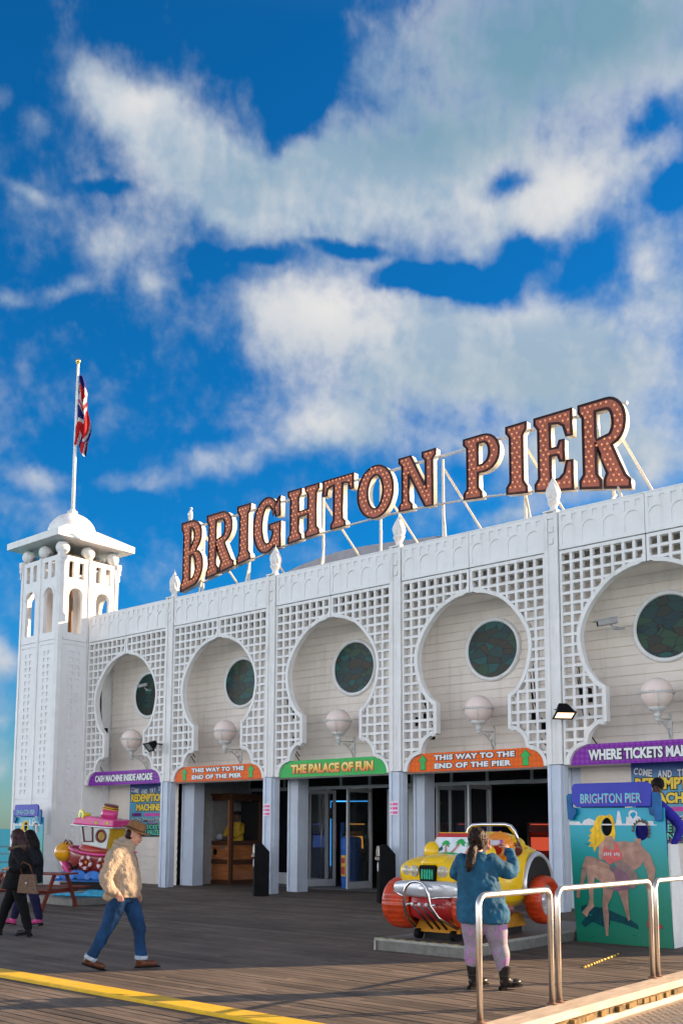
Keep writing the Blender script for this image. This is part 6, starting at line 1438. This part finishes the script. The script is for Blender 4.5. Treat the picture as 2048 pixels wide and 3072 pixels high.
MB().box(.058,.085,-.013,.013,-.034,.034).build('phone_grip', pm('purple_trim', (.22,.05,.45), .4), ph)

# two women walking left, by the picnic table
def walker(loc, label, coat, hairc, trou, shoec, sc=1.):
    s = thing('person', label, 'person', loc, atan2(.651,.759)); s.scale = (sc, sc, sc)
    H_ = T(-.03,.0,1.545) @ RZ(pi-.35) @ RY(.15)
    b = MB(); head(b, H_); limb(b, [(.02,0,1.36,.058),(.0,0,1.48,.054)]); trunk(b, [(.03,0,.80,.13,.17,0),(.05,0,1.0,.12,.15,0),(.05,0,1.25,.13,.17,0),(.02,0,1.38,.08,.10,0)])
    limb(b, [(.04,-.19,1.30,.055),(.17,-.27,1.12,.045),(-.02,-.33,1.06,.030)]); limb(b, [(.0,.19,1.30,.055),(-.08,.24,1.08,.045),(-.22,.22,.96,.030)])
    limb(b, [(.02,-.09,.85,.10),(.14,-.09,.50,.06),(.24,-.09,.12,.045)]); limb(b, [(.02,.09,.85,.10),(-.17,.09,.50,.06),(-.26,.09,.12,.045)])
    hand(b, T(-.02,-.33,1.06) @ RZ(pi) @ RX(.4), .9, .9); hand(b, T(-.22,.22,.96) @ RZ(pi) @ RY(.6), .5, .9)
    remesh(b, 'body', SKIN, s, .009, 3); face_bits(s, H_)
    b = MB(); trunk(b, [(.0,0,.74,.22,.22,0),(.02,0,.90,.215,.22,0),(.05,0,1.05,.19,.205,0),(.05,0,1.22,.175,.20,0),(.03,0,1.34,.13,.16,0),(.02,0,1.41,.08,.10,0)])
    limb(b, [(.05,-.17,1.30,.088),(.14,-.25,1.20,.08),(.20,-.28,1.12,.075),(.10,-.32,1.07,.066),(.02,-.33,1.06,.055)]); limb(b, [(.0,.17,1.30,.088),(-.06,.25,1.12,.078),(-.17,.23,1.0,.06)])
    remesh(b, 'coat', coat, s, .012, 3, .04, .12)
    b = MB(); limb(b, [(.03,-.09,.84,.115),(.13,-.09,.52,.085),(.235,-.09,.15,.065)]); limb(b, [(.0,.09,.84,.115),(-.16,.09,.52,.085),(-.265,.09,.15,.065)]); remesh(b, 'trousers', trou, s, .011, 3, .025, .1)
    shoe(s, T(.30,-.09,.05) @ RZ(pi) @ RY(.12), shoec, .25, .03, .03); shoe(s, T(-.22,.09,.012) @ RZ(pi) @ RY(-.12), shoec, .25, .03)
    b = MB(); b.ball(tuple(H_ @ Vector((-.025,0,.025))), .11, 18, 12, (1,.95,1.02), H_.to_3x3().to_4x4()); limb(b, [(.035,-.02,1.52,.098),(.07,-.03,1.42,.105),(.09,-.03,1.32,.09),(.09,-.02,1.24,.05)]); limb(b, [(-.02,-.09,1.50,.05),(-.02,-.10,1.40,.05),(.0,-.10,1.30,.03)])
    remesh(b, 'hair', hairc, s, .009, 2, .02, .04)
    return s
BC = pm('black_wool_coat', (.004,.004,.005), .9, .4, 20, bump=.4); RH = pm('dark_auburn_hair', (.030,.008,.010), .45, .4, 40, stretch=(1,1,.15)); BT = pm('black_trousers', (.003,.003,.004), .9)
w1 = walker((8.60,-10.20,0), 'long-haired woman in black fur-collared coat walking left past the picnic table', BC, RH, BT, BLKL, 1.0)
b = MB(); b.tube([(.02+.13*cos(t),.15*sin(t),1.385+.02*cos(t)) for t in [i*2*pi/22 for i in range(22)]], .034, 8, closed=True); remesh(b, 'fur_collar', pm('fur_trim', (.12,.085,.055), .95, .5, 70, bump=1.), w1, .009, 2, .03, .03)
w2 = walker((7.20,-9.10,0), 'woman in indigo jeans and pink trainers mostly hidden behind the black-coated woman', pm('dark_jacket', (.006,.007,.012), .8, .3, 10), pm('black_hair', (.008,.005,.005), .5, .4, 40, spec=.12), pm('indigo_jeans', (.008,.007,.04), .85, .3, 9), pm('pink_trainer', (.50,.06,.20), .5, .3, 20), .99)
hb = thing('handbag', 'brown tweed handbag hanging from the arm of the woman in black', 'handbag', (8.60,-10.20,0), atan2(.651,.759))
b = MB(); b._new([(.14,-.42,.70),(.46,-.42,.68),(.46,-.30,.68),(.14,-.30,.70),(.17,-.40,.98),(.40,-.40,.98),(.40,-.32,.98),(.17,-.32,.98)], [(0,3,2,1),(0,1,5,4),(1,2,6,5),(2,3,7,6),(3,0,4,7),(4,5,6,7)]); b.build('bag_body', pm('brown_tweed', (.16,.10,.07), .9, .4, 50, bump=.5), hb, bevel=.012)
MB().tube([(.19,-.36,.98),(.16,-.355,1.10),(.20,-.35,1.17),(.30,-.35,1.12),(.36,-.36,.98)], .012, 8).build('strap', BROWNL, hb); MB().ball((.28,-.424,.85), .018, 10, 7).build('clasp', STEEL, hb)

# person behind the photo board, standing on its step
stp = tag(MB().box(-.35,.35,-.25,.25,0,.56).build('photo_step', pm('white_board', (.72,.72,.72), .5)), 'white step box behind the painted photo board at the right', 'step'); stp.location = (16.42,-4.12,0)
pb = thing('person', 'dark-haired person in violet-blue jumper leaning behind the painted photo board', 'person', (16.42,-4.10,.56))
VB = pm('violet_blue_jumper', (.035,.028,.33), .85, .2, 10, bump=.3)
H_ = T(.10,.0,1.80) @ RZ(-pi/2) @ RY(.35)
b = MB(); head(b, H_); limb(b, [(.0,0,1.55,.06),(.05,.0,1.70,.055)]); trunk(b, [(0,.05,.85,.17,.12,0),(0,.0,1.15,.15,.11,0),(0,0,1.4,.18,.12,0),(0,0,1.54,.10,.08,0)])
limb(b, [(.18,.0,1.48,.055),(.40,.0,1.20,.045),(.33,-.05,.92,.030)]); limb(b, [(-.18,.0,1.48,.055),(-.26,.0,1.20,.045),(-.2,-.1,.95,.030)]); limb(b, [(-.09,.05,.85,.10),(-.09,.05,.45,.06),(-.09,.05,.08,.045)]); limb(b, [(.09,.05,.85,.10),(.09,.05,.45,.06),(.09,.05,.08,.045)])
hand(b, T(.33,-.05,.92) @ RY(pi/2) @ RX(.3), .5); hand(b, T(-.2,-.1,.95) @ RY(pi/2), .5); remesh(b, 'body', SKIND, pb, .010, 3); face_bits(pb, H_)
b = MB(); trunk(b, [(0,.03,.82,.21,.16,0),(0,.0,1.05,.21,.16,0),(0,-.02,1.3,.22,.17,0),(0,-.01,1.48,.19,.13,0),(.01,0,1.60,.09,.08,0)]); limb(b, [(.16,.0,1.49,.085),(.30,.0,1.36,.082),(.43,.0,1.18,.075),(.40,-.02,1.05,.062),(.345,-.045,.955,.052)]); limb(b, [(-.16,.0,1.49,.085),(-.27,.0,1.2,.075),(-.21,-.09,.99,.055)])
remesh(b, 'jumper', VB, pb, .011, 3, .035, .11); b = MB(); limb(b, [(-.09,.05,.84,.12),(-.09,.05,.45,.085),(-.09,.05,.08,.07)]); limb(b, [(.09,.05,.84,.12),(.09,.05,.45,.085),(.09,.05,.08,.07)]); remesh(b, 'trousers', BT, pb, .012, 3, .02, .1)
shoe(pb, T(-.09,.1,.0) @ RZ(-pi/2), BLKL, .27); shoe(pb, T(.09,.1,.0) @ RZ(-pi/2), BLKL, .27)
b = MB(); b.ball(tuple(H_ @ Vector((-.02,0,.04))), .106, 18, 12, (1,.92,1), H_.to_3x3().to_4x4()); remesh(b, 'hair', pm('black_hair', (.008,.005,.005), .5, .4, 40, spec=.12), pb, .008, 2, .015, .02)
